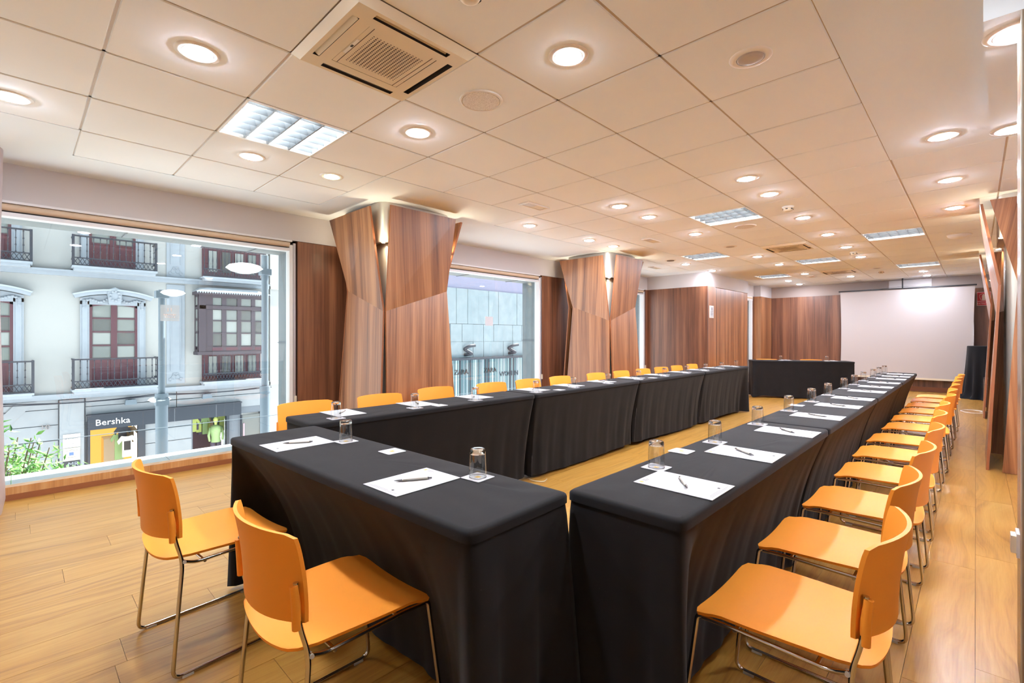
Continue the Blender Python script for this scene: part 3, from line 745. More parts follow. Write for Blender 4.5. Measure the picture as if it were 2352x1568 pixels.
# ================================================================= CHAIRS (front = local +y)
def chair_src(label):
    t = thing('chair', label, 'chair', group='orange stacking chairs')
    # seat shell
    nu, nv = 15, 15; top = []; bot = []
    for j in range(nv + 1):
        v = j / nv; y = -.207 + .424 * v
        w = .200 + .016 * smooth01(v * 1.4) - .012 * max(0, (.12 - v) / .12)
        r = []; q = []
        for i in range(nu + 1):
            u = -1 + 2 * i / nu; x = u * w
            ybow = -.022 * (1 - u * u) * max(0, 1 - v * 3.0)            # rear edge bows back
            z = .418 + .012 * u * u * (1 - .4 * v) - .012 * (1 - u * u) * math.sin(PI * min(1, v * 1.05)) - .020 * smooth01((v - .80) / .20) * (1 - .35 * u * u)
            z -= .010 * max(0, (.15 - v) / .15) * (1 - u * u)
            # rounded plan corners
            e = max(0, abs(u) - .78) / .22
            yy = y + ybow - .013 * e * e * smooth01((v - .80) / .20) + .012 * e * e * smooth01((.2 - v) / .2)
            r.append((x, yy, z)); q.append((x * .985, yy * .99, z - .010))
        top.append(r); bot.append(q)
    m = MB(); m.grid(top); m.grid([list(reversed(r)) for r in bot])
    # rim
    ring_t = top[0] + [r[-1] for r in top[1:-1]] + top[-1][::-1] + [r[0] for r in top[1:-1]][::-1]
    ring_b = bot[0] + [r[-1] for r in bot[1:-1]] + bot[-1][::-1] + [r[0] for r in bot[1:-1]][::-1]
    m.grid([ring_b, ring_t], True)
    m.build('seat', M['orange'], t, True, 55)
    # back shell
    nu, nv = 16, 10; F = []; B = []
    for j in range(nv + 1):
        v = j / nv; z = .500 + .230 * v
        r = []; q = []
        for i in range(nu + 1):
            u = -1 + 2 * i / nu; w = .210 + .004 * math.sin(PI * v)
            x = u * w; depth = -.186 - .058 * (1 - u * u) - .028 * v * v + .004
            zz = z - .014 * (1 - u * u) * (1 - v) + .004 * (1 - u * u) * v - .007 * smooth01((v - .86) / .14) * (max(0, abs(u) - .86) / .14) ** 3
            r.append((x, depth + .006, zz)); q.append((x, depth - .004, zz))
        F.append(r); B.append(q)
    m = MB(); m.grid([list(reversed(r)) for r in F]); m.grid(B)
    ring_t = F[0] + [r[-1] for r in F[1:-1]] + F[-1][::-1] + [r[0] for r in F[1:-1]][::-1]
    ring_b = B[0] + [r[-1] for r in B[1:-1]] + B[-1][::-1] + [r[0] for r in B[1:-1]][::-1]
    m.grid([ring_t, ring_b], True)
    m.build('backrest', M['orange'], t, True, 55)
    for s in (-1, 1):
        # one bent tube per side: back post, rear leg, floor runner, front leg
        path = fillet([(s * .205, -.207, .61), (s * .207, -.200, .50), (s * .214, -.176, .415), (s * .228, -.212, .0075), (s * .228, .252, .0075), (s * .206, .206, .398), (s * .200, .178, .400)], [0, .05, .05, .035, .035, .018, 0], 5)
        MB().tube(path, .0068, 8).build('leg', M['chrome'], t, True, 50)
        rail = fillet([(s * .206, .192, .396), (s * .202, .12, .398), (s * .200, -.13, .392), (s * .213, -.178, .414)], .02, 3)
        MB().tube(rail, .0062, 8).build('seat_rail', M['chrome'], t, True, 50)
        sl = MB(); sl.tube([(s * .205, -.2045, .490), (s * .206, -.2065, .55), (s * .205, -.212, .604)], [.0115, .012, .0105], 10); sl.build('sleeve', M['orange'], t, True, 50)
        MB().tube([(s * .222, -.172, .412), (s * .196, -.168, .408)], .006, 8).build('bracket', M['brushed'], t, True, 50)
        for y in (-.165, .205):
            MB().box(s * .228 - .009, s * .228 + .009, y - .018, y + .018, 0.0, .008).build('glide', M['plastic_clear'], t)
    for y, z in ((.10, .392), (-.10, .386)): MB().tube([(-.203, y, z), (.203, y, z)], .0055, 8).build('crossbar', M['chrome'], t, True, 50)
    return t
RC = [(3.06, 1.955), (3.045, 2.564), (3.055, 3.196), (3.06, 3.895), (3.05, 4.536), (3.045, 5.17), (3.062, 5.894), (3.06, 6.495), (3.065, 7.145), (3.066, 7.76), (3.07, 8.35), (3.08, 8.92)]
LC = [(-.015, 1.865), (-.01, 2.49), (-.13, 3.17), (-.075, 3.86), (-.075, 4.45), (-.06, 5.03), (-.04, 5.78), (-.01, 6.38), (0, 6.99), (.01, 7.55), (.01, 8.12), (.015, 8.72)]
rg = random.Random(3)
ch = chair_src('orange chair at the cross table beside the huge window'); ch.location = (1.15, .905, 0); ch.rotation_euler = (0, 0, math.radians(4.5))
copy_thing(ch, (2.005, 1.022, 0), math.radians(1.0), 'orange chair at the cross table, the one closer to the camera')
for k, (x, y) in enumerate(RC): copy_thing(ch, (x, y, 0), PI / 2 + math.radians(rg.uniform(-1.5, 1.5)), 'orange chair on the aisle side, %s in its row counted from the camera' % ORD[k])
for k, (x, y) in enumerate(LC): copy_thing(ch, (x, y, 0), -PI / 2 + math.radians(rg.uniform(-2, 2)), 'orange chair on the window side, %s in its row counted from the camera' % ORD[k])
nx, ny = -math.sin(FAR_ROT), math.cos(FAR_ROT)
for k, s in enumerate((-1, 1)):
    x, y = .908 + nx * .62 + s * .43 * math.cos(FAR_ROT), 11.23 + ny * .62 + s * .43 * math.sin(FAR_ROT)
    copy_thing(ch, (x, y, 0), FAR_ROT + PI, 'orange chair behind the askew top table, the one toward the %s' % ('windows', 'screen')[k])
# ================================================================= TABLEWARE
Z0 = TZ + .0012
def glass_src(label):
    t = thing('tumbler', label, 'glass', group='upturned water glasses')
    H = .098
    MB().lathe([(.0300, 0), (.0298, .020), (.0285, .060), (.0274, H - .012)], 28).build('wall', M['tumbler'], t, True, 60)
    MB().lathe([(.0288, 0), (.0286, .020), (.0272, .060), (.0262, H - .018)], 28).build('inner_wall', M['tumbler'], t, True, 60)
    MB().lathe([(.0300, 0), (.0305, .0015), (.0294, .003), (.0288, 0)], 28).build('lip', M['glass'], t, True, 60)
    MB().lathe([(0, H - .020), (.018, H - .019), (.0262, H - .018), (.0274, H - .012), (.0262, H - .003), (.0235, H), (0.012, H - .002), (0, H - .003)], 28).build('base', M['glass'], t, True, 60)
    return t
def coaster_src(label):
    t = thing('coaster', label, 'coaster', group='white square coasters')
    MB().prism(rrect(.043, .043, .006, 3), 'z', 0, .0014).build('card', M['paper'], t)
    MB().box(-.009, .009, -.009, .009, .0014, .0017).build('gold_mark', M['gold'], t)
    return t
def pad_src(label):
    """paper .188 x .262, top edge toward local +y"""
    t = thing('notepad', label, 'notepad', group='white note sheets')
    MB().box(-.094, .094, -.131, .131, 0, .0016).build('sheet', M['paper'], t)
    lo = MB().box(-.080, -.068, .105, .118, .0016, .0018).build('logo', M['gold'], t)
    tx = MB()
    for q, (a, b) in enumerate(((-.060, -.040), (-.060, -.028), (-.060, -.034))): tx.box(a, b, .117 - .006 * q, .1195 - .006 * q, .0016, .0018)
    tx.build('heading_print', M['ink'], t)
    tx = MB()
    for q, (a, b) in enumerate(((-.060, .02), (-.075, .075), (-.075, .05))): tx.box(a, b, -.112 - .005 * q, -.1107 - .005 * q, .0016, .0018)
    tx.build('footer_print', M['ink'], t)
    MB().box(.028, .038, -.106, -.098, .0016, .0018).build('footer_logo', M['ink_black'], t)
    return t
def pen_src(label):
    t = thing('pen', label, 'pen', group='silver ballpoint pens')
    MB().lathe([(.0018, .012), (.0044, .026), (.0048, .05), (.0048, .108), (.0042, .112)], 12).build('barrel', M['pen'], t, True, 50)
    MB().lathe([(0, 0), (.0009, .002), (.0038, .018), (.0045, .027)], 12).build('tip', M['pen_metal'], t, True, 50)
    MB().lathe([(.0042, .111), (.0042, .116), (.003, .117), (.003, .126), (0, .127)], 12).build('button', M['pen_metal'], t, True, 50)
    MB().box(-.0012, .0012, .0046, .0066, .076, .112).build('clip', M['pen_metal'], t)
    return t
SRC = {}
def place(kind, fn, loc, rz, label):
    if kind not in SRC: SRC[kind] = fn(label); SRC[kind].location = loc; SRC[kind].rotation_euler = (0, 0, rz); return SRC[kind]
    return copy_thing(SRC[kind], loc, rz, label)
def put_pen(x, y, ang, label):
    """pen lying flat, pointing along ang (tip at the start)"""
    z = Z0 + .0016 + .0049
    o = place('pen', pen_src, (x - math.cos(ang) * .063, y - math.sin(ang) * .063, z), 0, label)
    o.rotation_euler = Matrix.Rotation(ang, 3, 'Z').__matmul__(Matrix.Rotation(PI / 2, 3, 'Y')).to_euler()
def setting(gx, gy, px, py, prot, pen_ang, where, crot=0, pen_off=(0, 0)):
    place('coaster', coaster_src, (gx, gy, Z0), crot, 'white coaster under the upturned glass at the %s' % where)
    place('glass', glass_src, (gx, gy, Z0 + .0017), 0, 'upturned water glass at the %s' % where)
    place('pad', pad_src, (px, py, Z0), prot, 'white note sheet at the %s' % where)
    put_pen(px + pen_off[0], py + pen_off[1], pen_ang, 'silver pen on the note sheet at the %s' % where)
RG = [(2.599, 1.982), (2.59, 2.562), (2.583, 3.185), (2.574, 3.839), (2.573, 4.448), (2.573, 5.001), (2.572, 5.68), (2.573, 6.20), (2.57, 6.76), (2.58, 7.36), (2.58, 7.84), (2.585, 8.30)]
rg = random.Random(8)
for k, (x, y) in enumerate(RG):
    a = [2.20, 2.49, 2.45, 2.5][k] if k < 4 else 2.5 + rg.uniform(-.25, .25)
    pang = math.atan2(1.915 - 1.813, 2.726 - 2.80) if k == 0 else math.atan2(2.506 - 2.422, 2.703 - 2.812)
    py = y - .125 if k < 2 else y - .118
    setting(x, y, 2.760, py, PI / 2, pang + (rg.uniform(-.2, .2) if k > 1 else 0), '%s aisle-side place from the camera' % ORD[k])
LG = [(.72, 1.645), (.71, 2.208), (.71, 2.757), (.70, 3.47), (.71, 4.0), (.72, 4.58), (.72, 5.20), (.72, 5.83), (.71, 6.48), (.72, 7.07), (.72, 7.66), (.715, 8.28)]
for k, (x, y) in enumerate(LG):
    setting(x, y, .553, y + .125, -PI / 2, math.radians(-40) + rg.uniform(-.3, .3), '%s window-side place from the camera' % ORD[k])
setting(1.351, 1.388, 1.240, 1.213, FT_ROT, math.atan2(1.259 - 1.157, 1.258 - 1.203), 'cross table place beside the huge window', FT_ROT)
setting(2.215, 1.436, 2.090, 1.255, FT_ROT, math.atan2(1.299 - 1.195, 2.119 - 2.059), 'cross table place close to the camera', FT_ROT + .05)
cx, sx_ = math.cos(FAR_ROT), math.sin(FAR_ROT)
for k, u in enumerate((-.36, .44)):
    gx, gy = .908 + u * cx - .02 * nx, 11.23 + u * sx_ - .02 * ny
    setting(gx - .12 * nx, gy - .12 * ny, .908 + (u + .13) * cx + .06 * nx, 11.23 + (u + .13) * sx_ + .06 * ny, FAR_ROT + PI, FAR_ROT + .6, 'askew top table toward the %s' % ('windows', 'screen')[k], FAR_ROT)
for (x, y), l, r in (((1.675, 1.432), 'lone white coaster in the middle of the cross table', .03), ((2.555, 2.290), 'lone white coaster between the first two aisle-side places', 0), ((2.545, 4.153), 'lone white coaster between the fourth and fifth aisle-side places', 0), ((.735, 2.40), 'lone white coaster between the second and third window-side places', 0), ((.735, 3.75), 'lone white coaster between the fourth and fifth window-side places', 0), ((.735, 5.5), 'lone white coaster between the seventh and eighth window-side places', 0)):
    place('coaster', coaster_src, (x, y, Z0), r, l)
# ================================================================= FAR END OF THE ROOM
t = thing('projection_screen', 'white pull-down projection screen hanging before the end wall', 'screen', (2.27, 14.16, 0))
MB().box(-1.20, 1.20, -.018, .018, 2.29, 2.318).build('case', M['black'], t)
rows = []
for j in range(13):
    v = j / 12; z = .31 + 1.985 * v; r = []
    for i in range(13):
        u = i / 12; hw = 1.172 - .022 * math.sin(PI * v); r.append((-hw + 2 * hw * u, .004 * math.sin(u * 5 + 2 * v), z))
    rows.append(r)
MB().grid(rows).build('fabric', M['screen'], t, True)
MB().box(-1.175, 1.175, -.014, .014, .275, .315).build('bottom_bar', M['cream'], t)
MB().tube(fillet([(-.42, 0, 2.318), (.02, 0, 2.352), (.5, 0, 2.318)], .1), .003, 6).build('hanger_wire', M['black'], t)
MB().box(-.012, .012, -.012, .012, 2.318, CEIL).build('hanger_hook', M['black'], t)
# EXTINTOR sign
t = thing('extinguisher_sign', 'red square EXTINTOR sign on the dark end wall', 'sign', (3.575, Y1 - .003, 2.02))
MB().box(-.108, .108, -.006, 0, -.142, .142).build('border', M['sign_white'], t)
MB().box(-.100, .100, -.008, -.005, -.050, .134).build('picture_field', M['red'], t)
MB().box(-.100, .100, -.008, -.005, -.134, -.058).build('name_field', M['red'], t)
lettering('lettering', 'EXTINTOR', .042, t, (0, -.0085, -.098), (PI / 2, 0, 0), M['sign_white'], .0008)
b = MB(); b.prism([(-.030, -.034), (.024, -.034), (.024, .066), (.012, .082), (-.018, .082), (-.030, .066)], 'y', -.0098, -.008); b.build('bottle_pictogram', M['sign_white'], t)
b = MB(); b.box(-.010, .004, -.0098, -.008, .082, .098); b.box(-.03, .012, -.0098, -.008, .098, .104); b.build('valve_pictogram', M['sign_white'], t)
b = MB(); b.tube(fillet([(-.012, -.009, .100), (-.070, -.009, .090), (-.066, -.009, .030), (-.040, -.009, -.030)], .04), .0035, 6); b.build('hose_pictogram', M['sign_white'], t)
b = MB(); b.box(.052, .060, -.0098, -.008, .010, .098); b.prism([(.044, .012), (.068, .012), (.056, -.024)], 'y', -.0098, -.008); b.build('arrow_pictogram', M['sign_white'], t)
# evacuation notice on the bay wall
t = thing('wall_notice', 'small framed notice on the walnut bay wall', 'notice', (BX + .001, 10.19, 1.73))
MB().box(0, .008, -.10, .10, -.125, .125).build('frame', M['sign_white'], t); MB().box(.008, .010, -.085, .085, -.105, .105).build('sheet', M['paper'], t)
MB().box(.010, .011, -.02, .02, .03, .09).build('symbol', M['ink'], t)
p = MB()
for k in range(4): p.box(.010, .011, -.06, .06 - .02 * (k % 2), .01 - .025 * k, .018 - .025 * k)
p.build('print', M['ink'], t)
# high round table with floor-length black cloth
t = thing('cocktail_table', 'tall round table wrapped in a black floor-length cloth beside the screen', 'table', (3.62, 13.55, 0))
rows = []
for j in range(15):
    v = j / 14; z = 1.03 * (1 - v) + .004; r = []
    for i in range(72):
        a = 2 * PI * i / 72; rad = .295 + .05 * v + (.018 + .03 * v) * v * math.sin(11 * a + .8 * math.sin(3 * a)) + (.10 * smooth01((v - .9) / .1) * (.6 + .4 * math.sin(7 * a)))
        r.append((rad * math.cos(a), rad * math.sin(a), z))
    rows.append(r)
m = MB(); m.grid(rows, True); m.build('cloth_skirt', mat('navy_black_cloth', srgb(18, 19, 25), .9, 0, **{'Sheen Weight': .05, 'Specular IOR Level': .25}), t, True)
MB().lathe([(0, 1.04), (.285, 1.04), (.295, 1.034)], 48).build('cloth_top', M['cloth'], t, True, 60)
# dark quilted seat behind the last column
t = thing('armchair', 'black quilted armchair half hidden behind the aisle columns', 'armchair', (3.93, 11.78, 0))
MB().box(-.36, .36, -.33, .33, .06, .30).build('base', M['leather'], t)
for k in range(5):
    m = MB(); z = .10 + .085 * k
    m.prism(rrect(.385, .30, .09, 4), 'z', z, z + .080); m.build('cushion_roll', M['leather'], t, True, 40)
for sx in (-1, 1):
    for sy in (-1, 1): MB().cyl((sx * .3, sy * .26), .018, 0, .07, 10).build('leg', M['black'], t)
# white cable coil on the floor
t = thing('cable', 'white cable loop lying on the floor by the armchair', 'cable')
pts = []
for k in range(60):
    a = 2 * PI * k / 30; pts.append((3.42 + (.14 + .01 * math.sin(k)) * math.cos(a), 11.15 + (.22 + .012 * math.cos(k * 1.7)) * math.sin(a), .006 + .004 * (k / 60)))
pts += [(3.50, 11.2, .006), (3.6, 11.3, .006)]
MB().tube(pts, .005, 6).build('cord', M['white'], t, True)
t = thing('cable', 'thin pale cable end on the floor under the first window-side table', 'cable')
MB().tube(fillet([(.66, 3.40, .006), (.76, 3.36, .012), (.84, 3.41, .006), (.80, 3.50, .006)], .05), .004, 6).build('cord', M['cream'], t, True)
# ================================================================= STREET OUTSIDE
FX = -18.8
GZ = -4.6
o = MB().box(-60, X0 - .5, -40, 60, GZ - .1, GZ).build('ground_street', M['street']); tag(o, 'paved shopping street below the windows', 'street', kind='structure')
bd = thing('building', 'white balconied town house with a clothes shop across the street', 'building', (FX, 0, 0))
def B(name, mm, x0, x1, y0, y1, z0, z1, parent=None): return MB().box(x0, x1, y0, y1, z0, z1).build(name, M[mm], bd if parent is None else parent)
B('wall', 'facade', -4, 0, -9, 7.95, -.9, 13)
# street-level stone courses
for a, b in ((-9, 2.0), (3.62, 5.14), (6.40, 6.86), (7.66, 7.95)): B('stone_base', 'joint', -.35, -.02, a, b, GZ, -.9)
B('stone_base', 'joint', -.35, -.02, 2.0, 7.66, -2.02, -.9)
zc = [-.9, -1.22, -1.75, -2.27, -2.78, -3.3, -3.85, GZ]
for k in range(len(zc) - 1):
    for a, b in ((-9, -.2), (-.2, 1.28), (3.62, 5.10), (7.70, 7.95)) if k > 1 else ((-9, 1.28), (1.95, 4.6), (4.6, 7.95)):
        if b - a < .02: continue
        B('stone', 'ground_stone', -.02, .03, a + .012, b - .012, zc[k + 1] + .012, zc[k] - .012)
B('pilaster', 'ground_stone', -.02, .12, 1.30, 1.92, GZ, -.93)
for s in (0, 1):      # slanting voussoirs over the house door
    m = MB(); d = s * .55; m.prism([(-.95 + d, -1.78), (-.55 + d, -1.78), (.25 + d * .9, -.93), (-.20 + d * .9, -.93)], 'x', .03, .06); m.build('voussoir', M['ground_stone'], bd)
# string courses
for z0, z1 in ((3.28, 3.48), (-.90, -.72)): B('string_course', 'moulding', 0, .14, -9, 7.95, z0, z1)
B('string_course', 'moulding', 0, .20, -9, 7.95, 3.42, 3.48)
# pilaster panel strips with scrolls
for z0, z1 in ((3.5, 8), (-.6, 3.22)):
    pp = B('pilaster_panel', 'moulding', 0, .03, 4.28, 4.87, z0, z1)
    for a in (4.40, 4.72): B('bead', 'moulding', .03, .05, a, a + .03, z0 + .5, z1 - .4, pp)
    sc = MB()
    for sy in (-1, 1):
        for q, (r, cy, cz) in enumerate(((.08, .07, .24), (.06, .17, .16), (.05, .05, .36))):
            sc.tube([(.04, 4.575 + sy * cy + r * math.cos(a) * .9, z0 + cz + r * math.sin(a)) for a in [k * PI / 5 for k in range(9)]], .014, 5)
    sc.build('scroll', M['iron'] if False else M['moulding'], pp)
def french_door(y0, y1, z0, z1, arch, surround=True, ped=True):
    d = thing('french_door', None, None); d.parent = bd
    c = (y0 + y1) / 2; w = y1 - y0
    def arc(zc, h, n=10, a=y0, b=y1): return [(b - (b - a) * k / n, zc + h * (1 - (2 * k / n - 1) ** 2)) for k in range(n + 1)]
    if surround:
        e = .24; m = MB()
        for a, b in ((y0 - e, y0), (y1, y1 + e)): m.box(0, .07, a, b, z0, z1 + .12); m.box(.07, .09, a + .05, b - .05, z0, z1 + .10)
        m.prism([(y0 - e, z1)] + [(y1 + e, z1)] + arc(z1 + .22, .14, 10, y0 - e, y1 + e), 'x', 0, .07)
        m.build('surround', M['moulding'], d)
    if ped:
        m = MB(); e = .42; T = arc(z1 + .30, .20, 14, y0 - e, y1 + e); Bm = arc(z1 + .20, .19, 14, y0 - e + .04, y1 + e - .04)
        m.prism(T + Bm[::-1], 'x', 0, .30); m.build('pediment', M['moulding'], d)
        m = MB(); T = arc(z1 + .34, .21, 14, y0 - e - .03, y1 + e + .03); Bm = arc(z1 + .30, .20, 14, y0 - e, y1 + e); m.prism(T + Bm[::-1], 'x', 0, .34); m.build('pediment_cap', M['lead'], d)
        m = MB(); rg_ = random.Random(int(y0 * 10))
        for q in range(9):       # garland swags and keystone leaves
            for s in (-1, 1):
                yy = c + s * (.12 + .075 * q); zz = z1 + .17 + .05 * math.cos(q * .9) - .006 * q
                m.lathe([(0, -.05), (.04, -.03), (.05, 0), (.035, .03), (0, .05)], 6, (.09, yy, zz))
        for s in (-1, 1):
            for q in range(4): m.lathe([(0, -.06), (.05, -.02), (.045, .03), (0, .06)], 6, (.09, c + s * (w / 2 + .14), z1 + .12 - .07 * q))
        m.build('garland', M['moulding'], d)
        m = MB(); m.prism([(c - .16, z1 + .02), (c + .16, z1 + .02), (c + .20, z1 + .42), (c + .14, z1 + .56), (c, z1 + .62), (c - .14, z1 + .56), (c - .20, z1 + .42)], 'x', .0, .32)
        for q in range(10): m.lathe([(0, -.05), (.05, 0), (0, .05)], 6, (.33, c + .13 * math.cos(q * .7), z1 + .32 + .17 * math.sin(q * .7)))
        m.build('keystone', M['moulding'], d)
    # frame
    m = MB(); fw = .075
    m.prism([(y0, z0), (y1, z0)] + arc(z1, arch), 'x', -.02, .02); m.build('leaf', M['far_glass'], d)
    m = MB()
    for a, b in ((y0, y0 + fw), (y1 - fw, y1), (c - .085, c + .085)): m.box(.02, .06, a, b, z0, z1 + (arch * .9 if abs(a - c) < .1 else 0))
    T = arc(z1 + .01, arch); Bm = arc(z1 - .09, arch); m.prism(T + Bm[::-1], 'x', .02, .06)
    m.build('frame', M['door_wood'], d)
    bars = MB(); zl = z0 + .98
    for k in range(4): bars.box(.02, .05, y0, y1, zl + (z1 - zl) * k / 4 - .025, zl + (z1 - zl) * k / 4 + .025)
    bars.build('glazing_bar', M['door_wood'], d)
    for a, b in ((y0 + fw, c - .085), (c + .085, y1 - fw)):
        MB().box(.0, .03, a, b, z0, zl).build('lower_panel', M['door_wood2'], d); MB().box(.03, .05, a + .08, b - .08, z0 + .2, zl - .15).build('raised_panel', M['door_wood'], d)
        for k in range(4):
            za, zb = zl + (z1 - zl) * k / 4, zl + (z1 - zl) * (k + 1) / 4
            rr = (k * 7 + int(a * 10)) % 3
            MB().box(.018, .026, a + .02, b - .02, za + .04, zb - .04).build('pane', M[('far_glass', 'curtain', 'far_glass_dark')[rr]], d)
    return d
french_door(2.06, 3.39, -.55, 2.34, .10); french_door(-1.10, .22, -.55, 2.34, .10)
french_door(2.05, 3.34, 3.5, 6.4, .10, True, False); french_door(-1.12, .18, 3.5, 6.4, .10, True, False)
def baluster_me(h):
    p = [(.012, 0), (.024, .02), (.012, .06), (.014, h * .30), (.030, h * .33), (.014, h * .37), (.012, h * .60), (.028, h * .64), (.012, h * .68), (.013, h - .05), (.024, h - .03), (.014, h)]
    return MB().lathe(p, 6).mesh('baluster', M['iron'])
BAL = baluster_me(.70)
def balcony(y0, y1, zf, out=.62, n=12):
    b = thing('balcony', None, None); b.parent = bd
    m = MB(); m.box(0, out + .10, y0 - .03, y1 + .03, zf - .07, zf); m.box(0, out + .05, y0 + .02, y1 - .02, zf - .16, zf - .07); m.build('slab', M['moulding'], b)
    m = MB()
    for z in (.27, 1.00): m.box(out - .02, out + .02, y0, y1, zf + z - .018, zf + z + .018); 
    m.box(out - .03, out + .03, y0 - .02, y1 + .02, zf + 1.0, zf + 1.03); m.box(out - .02, out + .02, y0, y1, zf + .02, zf + .05)
    for yy in (y0, y1):
        for z in (.035, .27, 1.01): m.box(0, out, yy - .018, yy + .018, zf + z - .018, zf + z + .018)
        m.box(out - .035, out + .035, yy - .035, yy + .035, zf, zf + 1.04)
    m.build('rail', M['iron'], b)
    m = MB(); s = .115; k = 0; y = y0
    while y < y1 - .02:
        e = min(y + s, y1)
        for a_, b_ in (((y, zf + .04), (e, zf + .26)), ((y, zf + .26), (e, zf + .04))): m.tube([(out, *a_), (out, *b_)], .010, 4, False)
        m.lathe([(0, -.018), (.018, 0), (0, .018)], 5, (out, (y + e) / 2, zf + .15)); y += s
    o = m.build('lattice_band', M['iron'], b)
    for i in range(1, n): link('baluster', BAL, b, (out, y0 + (y1 - y0) * i / n, zf + .28))
    for yy in (y0, y1):
        for q in (.2, .42): link('baluster', BAL, b, (q, yy, zf + .28))
    return b
balcony(1.61, 3.92, -.56, n=13); balcony(1.61, 3.86, 3.60, n=13); balcony(-1.6, .66, -.58, n=13); balcony(-1.6, .62, 3.60, n=13)
# glazed timber bay (mirador) with railed openings below and above
def bay():
    b = thing('bay_window', None, None); b.parent = bd
    y0, y1, o = 5.22, 7.66, .62
    MB().box(0, o - .06, y0 + .05, y1 - .05, .55, 2.85).build('core', M['bay_wood'], b)
    m = MB(); m.box(0, o + .12, y0 - .10, y1 + .10, 2.86, 2.98); m.build('cornice', M['bay_wood'], b)
    m = MB(); m.hexa([(0, y0 - .12, 2.98), (o + .14, y0 - .12, 2.98), (o + .14, y1 + .12, 2.98), (0, y1 + .12, 2.98), (0, y0 + .1, 3.16), (o - .2, y0 + .35, 3.16), (o - .2, y1 - .35, 3.16), (0, y1 - .1, 3.16)]); m.build('roof', M['lead'], b)
    m = MB(); k = y0 - .12
    while k < y1 + .1: m.prism([(k, 2.98), (k + .085, 2.98), (k + .042, 2.90)], 'x', o + .13, o + .145); k += .085
    o_ = m.build('valance', M['lead'], b); o_['kind'] = 'stuff'
    m = MB(); m.box(0, o + .05, y0 - .06, y1 + .06, .50, .62); m.build('sill', M['bay_wood'], b)
    cols = [(5.68, 6.0), (6.16, 6.55), (6.70, 7.08), (7.23, 7.54)]
    fr = MB(); ys = [y0] + [v for c in cols for v in c] + [y1]
    for k in range(0, len(ys), 2): fr.box(o - .06, o, ys[k], ys[k + 1], .62, 2.86)
    fr.box(o - .06, o + .03, y0, y1, 2.30, 2.44); fr.box(o - .06, o + .01, y0, y1, .62, .82); fr.box(o - .06, o + .01, y0, y1, 2.76, 2.86)
    fr.box(o - .07, o + .03, y0 - .01, y0 + .22, .62, 2.86)
    fr.build('frame', M['bay_wood'], b)
    for i, (a, c) in enumerate(cols):
        for j, (za, zb) in enumerate(((2.45, 2.77), (1.86, 2.29), (1.36, 1.84), (.83, 1.34))):
            MB().box(o - .05, o - .035, a + .01, c - .01, za + .015, zb - .015).build('pane', M[('far_glass', 'curtain', 'far_glass', 'far_glass_dark')[(i * 3 + j) % 4]], b)
        for zz in (1.35, 1.85): MB().box(o - .05, o, a, c, zz - .02, zz + .02).build('glazing_bar', M['bay_wood'], b)
        MB().box(o, o + .02, a - .02, c + .02, .66, .78).build('apron_panel', M['door_wood'], b)
    # side return panes
    for za, zb in ((2.45, 2.77), (1.86, 2.29), (1.36, 1.84), (.83, 1.34)): MB().box(.12, .45, y0 - .012, y0 + .02, za, zb).build('side_pane', M['far_glass'], b)
    sd = MB()
    for a in (.04, .47): sd.box(a, a + .08, y0 - .03, y0 + .03, .62, 2.86)
    for z in (.62, 1.34, 1.84, 2.30, 2.77): sd.box(.05, .55, y0 - .025, y0 + .02, z, z + .09)
    sd.build('side_frame', M['bay_wood'], b)
    # openings with iron rails
    for zf, top in ((-.56, .50), (3.58, 4.75)):
        g = MB().box(-.05, .10, 5.45, 7.6, zf, top).build('recess', M['door_wood'], b)
        for i in range(4):
            a = 5.66 + .48 * i; MB().box(.10, .13, a, a + .30, zf + .25, top - .08).build('recess_pane', M[('curtain', 'far_glass_dark', 'curtain', 'far_glass')[i]], b)
        m = MB(); out = .50
        m.box(0, out + .12, 5.36, 7.66, zf - .07, zf); m.box(0, out + .06, 5.42, 7.60, zf - .16, zf - .07); m.build('slab', M['moulding'], b)
        m = MB()
        for z in (.02, .29): m.box(out - .02, out + .02, 5.38, 7.62, zf + z, zf + z + .04)
        y = 5.38
        while y < 7.6:
            for a_, b_ in (((y, zf + .04), (y + .11, zf + .30)), ((y, zf + .30), (y + .11, zf + .04))): m.tube([(out, *a_), (out, *b_)], .013, 4, False)
            y += .11
        m.build('lattice_band', M['iron'], b)
        bl = MB().lathe([(.012, 0), (.026, .1), (.012, .2), (.026, .35), (.012, .5), (.012, top - zf - .30)], 5).mesh('baluster', M['iron'])
        for i in range(16): link('baluster', bl, b, (out, 5.42 + 2.16 * i / 15, zf + .31))
        if zf > 3: MB().box(out - .03, out + .05, 5.30, 7.68, top - .05, top + .10).build('cornice', M['bay_wood'], b)
bay()
# number and plaques
lettering('house_number', '10', .24, bd, (.075, .955, -1.80), (PI / 2, 0, PI / 2), M['ink'], .012)
pq = thing('plaque', 'stack of white and beige name plaques on the pilaster of the town house', 'plaque', (FX + .122, 1.60, -2.1))
MB().box(0, .03, -.215, .215, -.45, .0).build('white_plate', M['white'], pq); MB().box(.03, .032, -.215, .215, -.235, -.225).build('joint', M['joint'], pq)
MB().box(0, .03, -.215, .215, -.90, -.47).build('beige_plate', mat('beige_plaque', srgb(188, 184, 168), .6), pq)
MB().box(.03, .036, -.06, .05, -.72, -.62).build('blue_emblem', mat('blue_emblem', srgb(88, 112, 160), .6), pq)
for z, a, b_ in ((-.52, -.05, .05), (-.56, -.16, .16), (-.79, -.10, .10)): MB().box(.03, .034, a, b_, z, z + .012).build('print', M['ink'], pq)
lettering('lettering', 'Alfferjia', .085, pq, (.034, .03, -.145), (PI / 2, 0, PI / 2), M['ink_black'], .002)
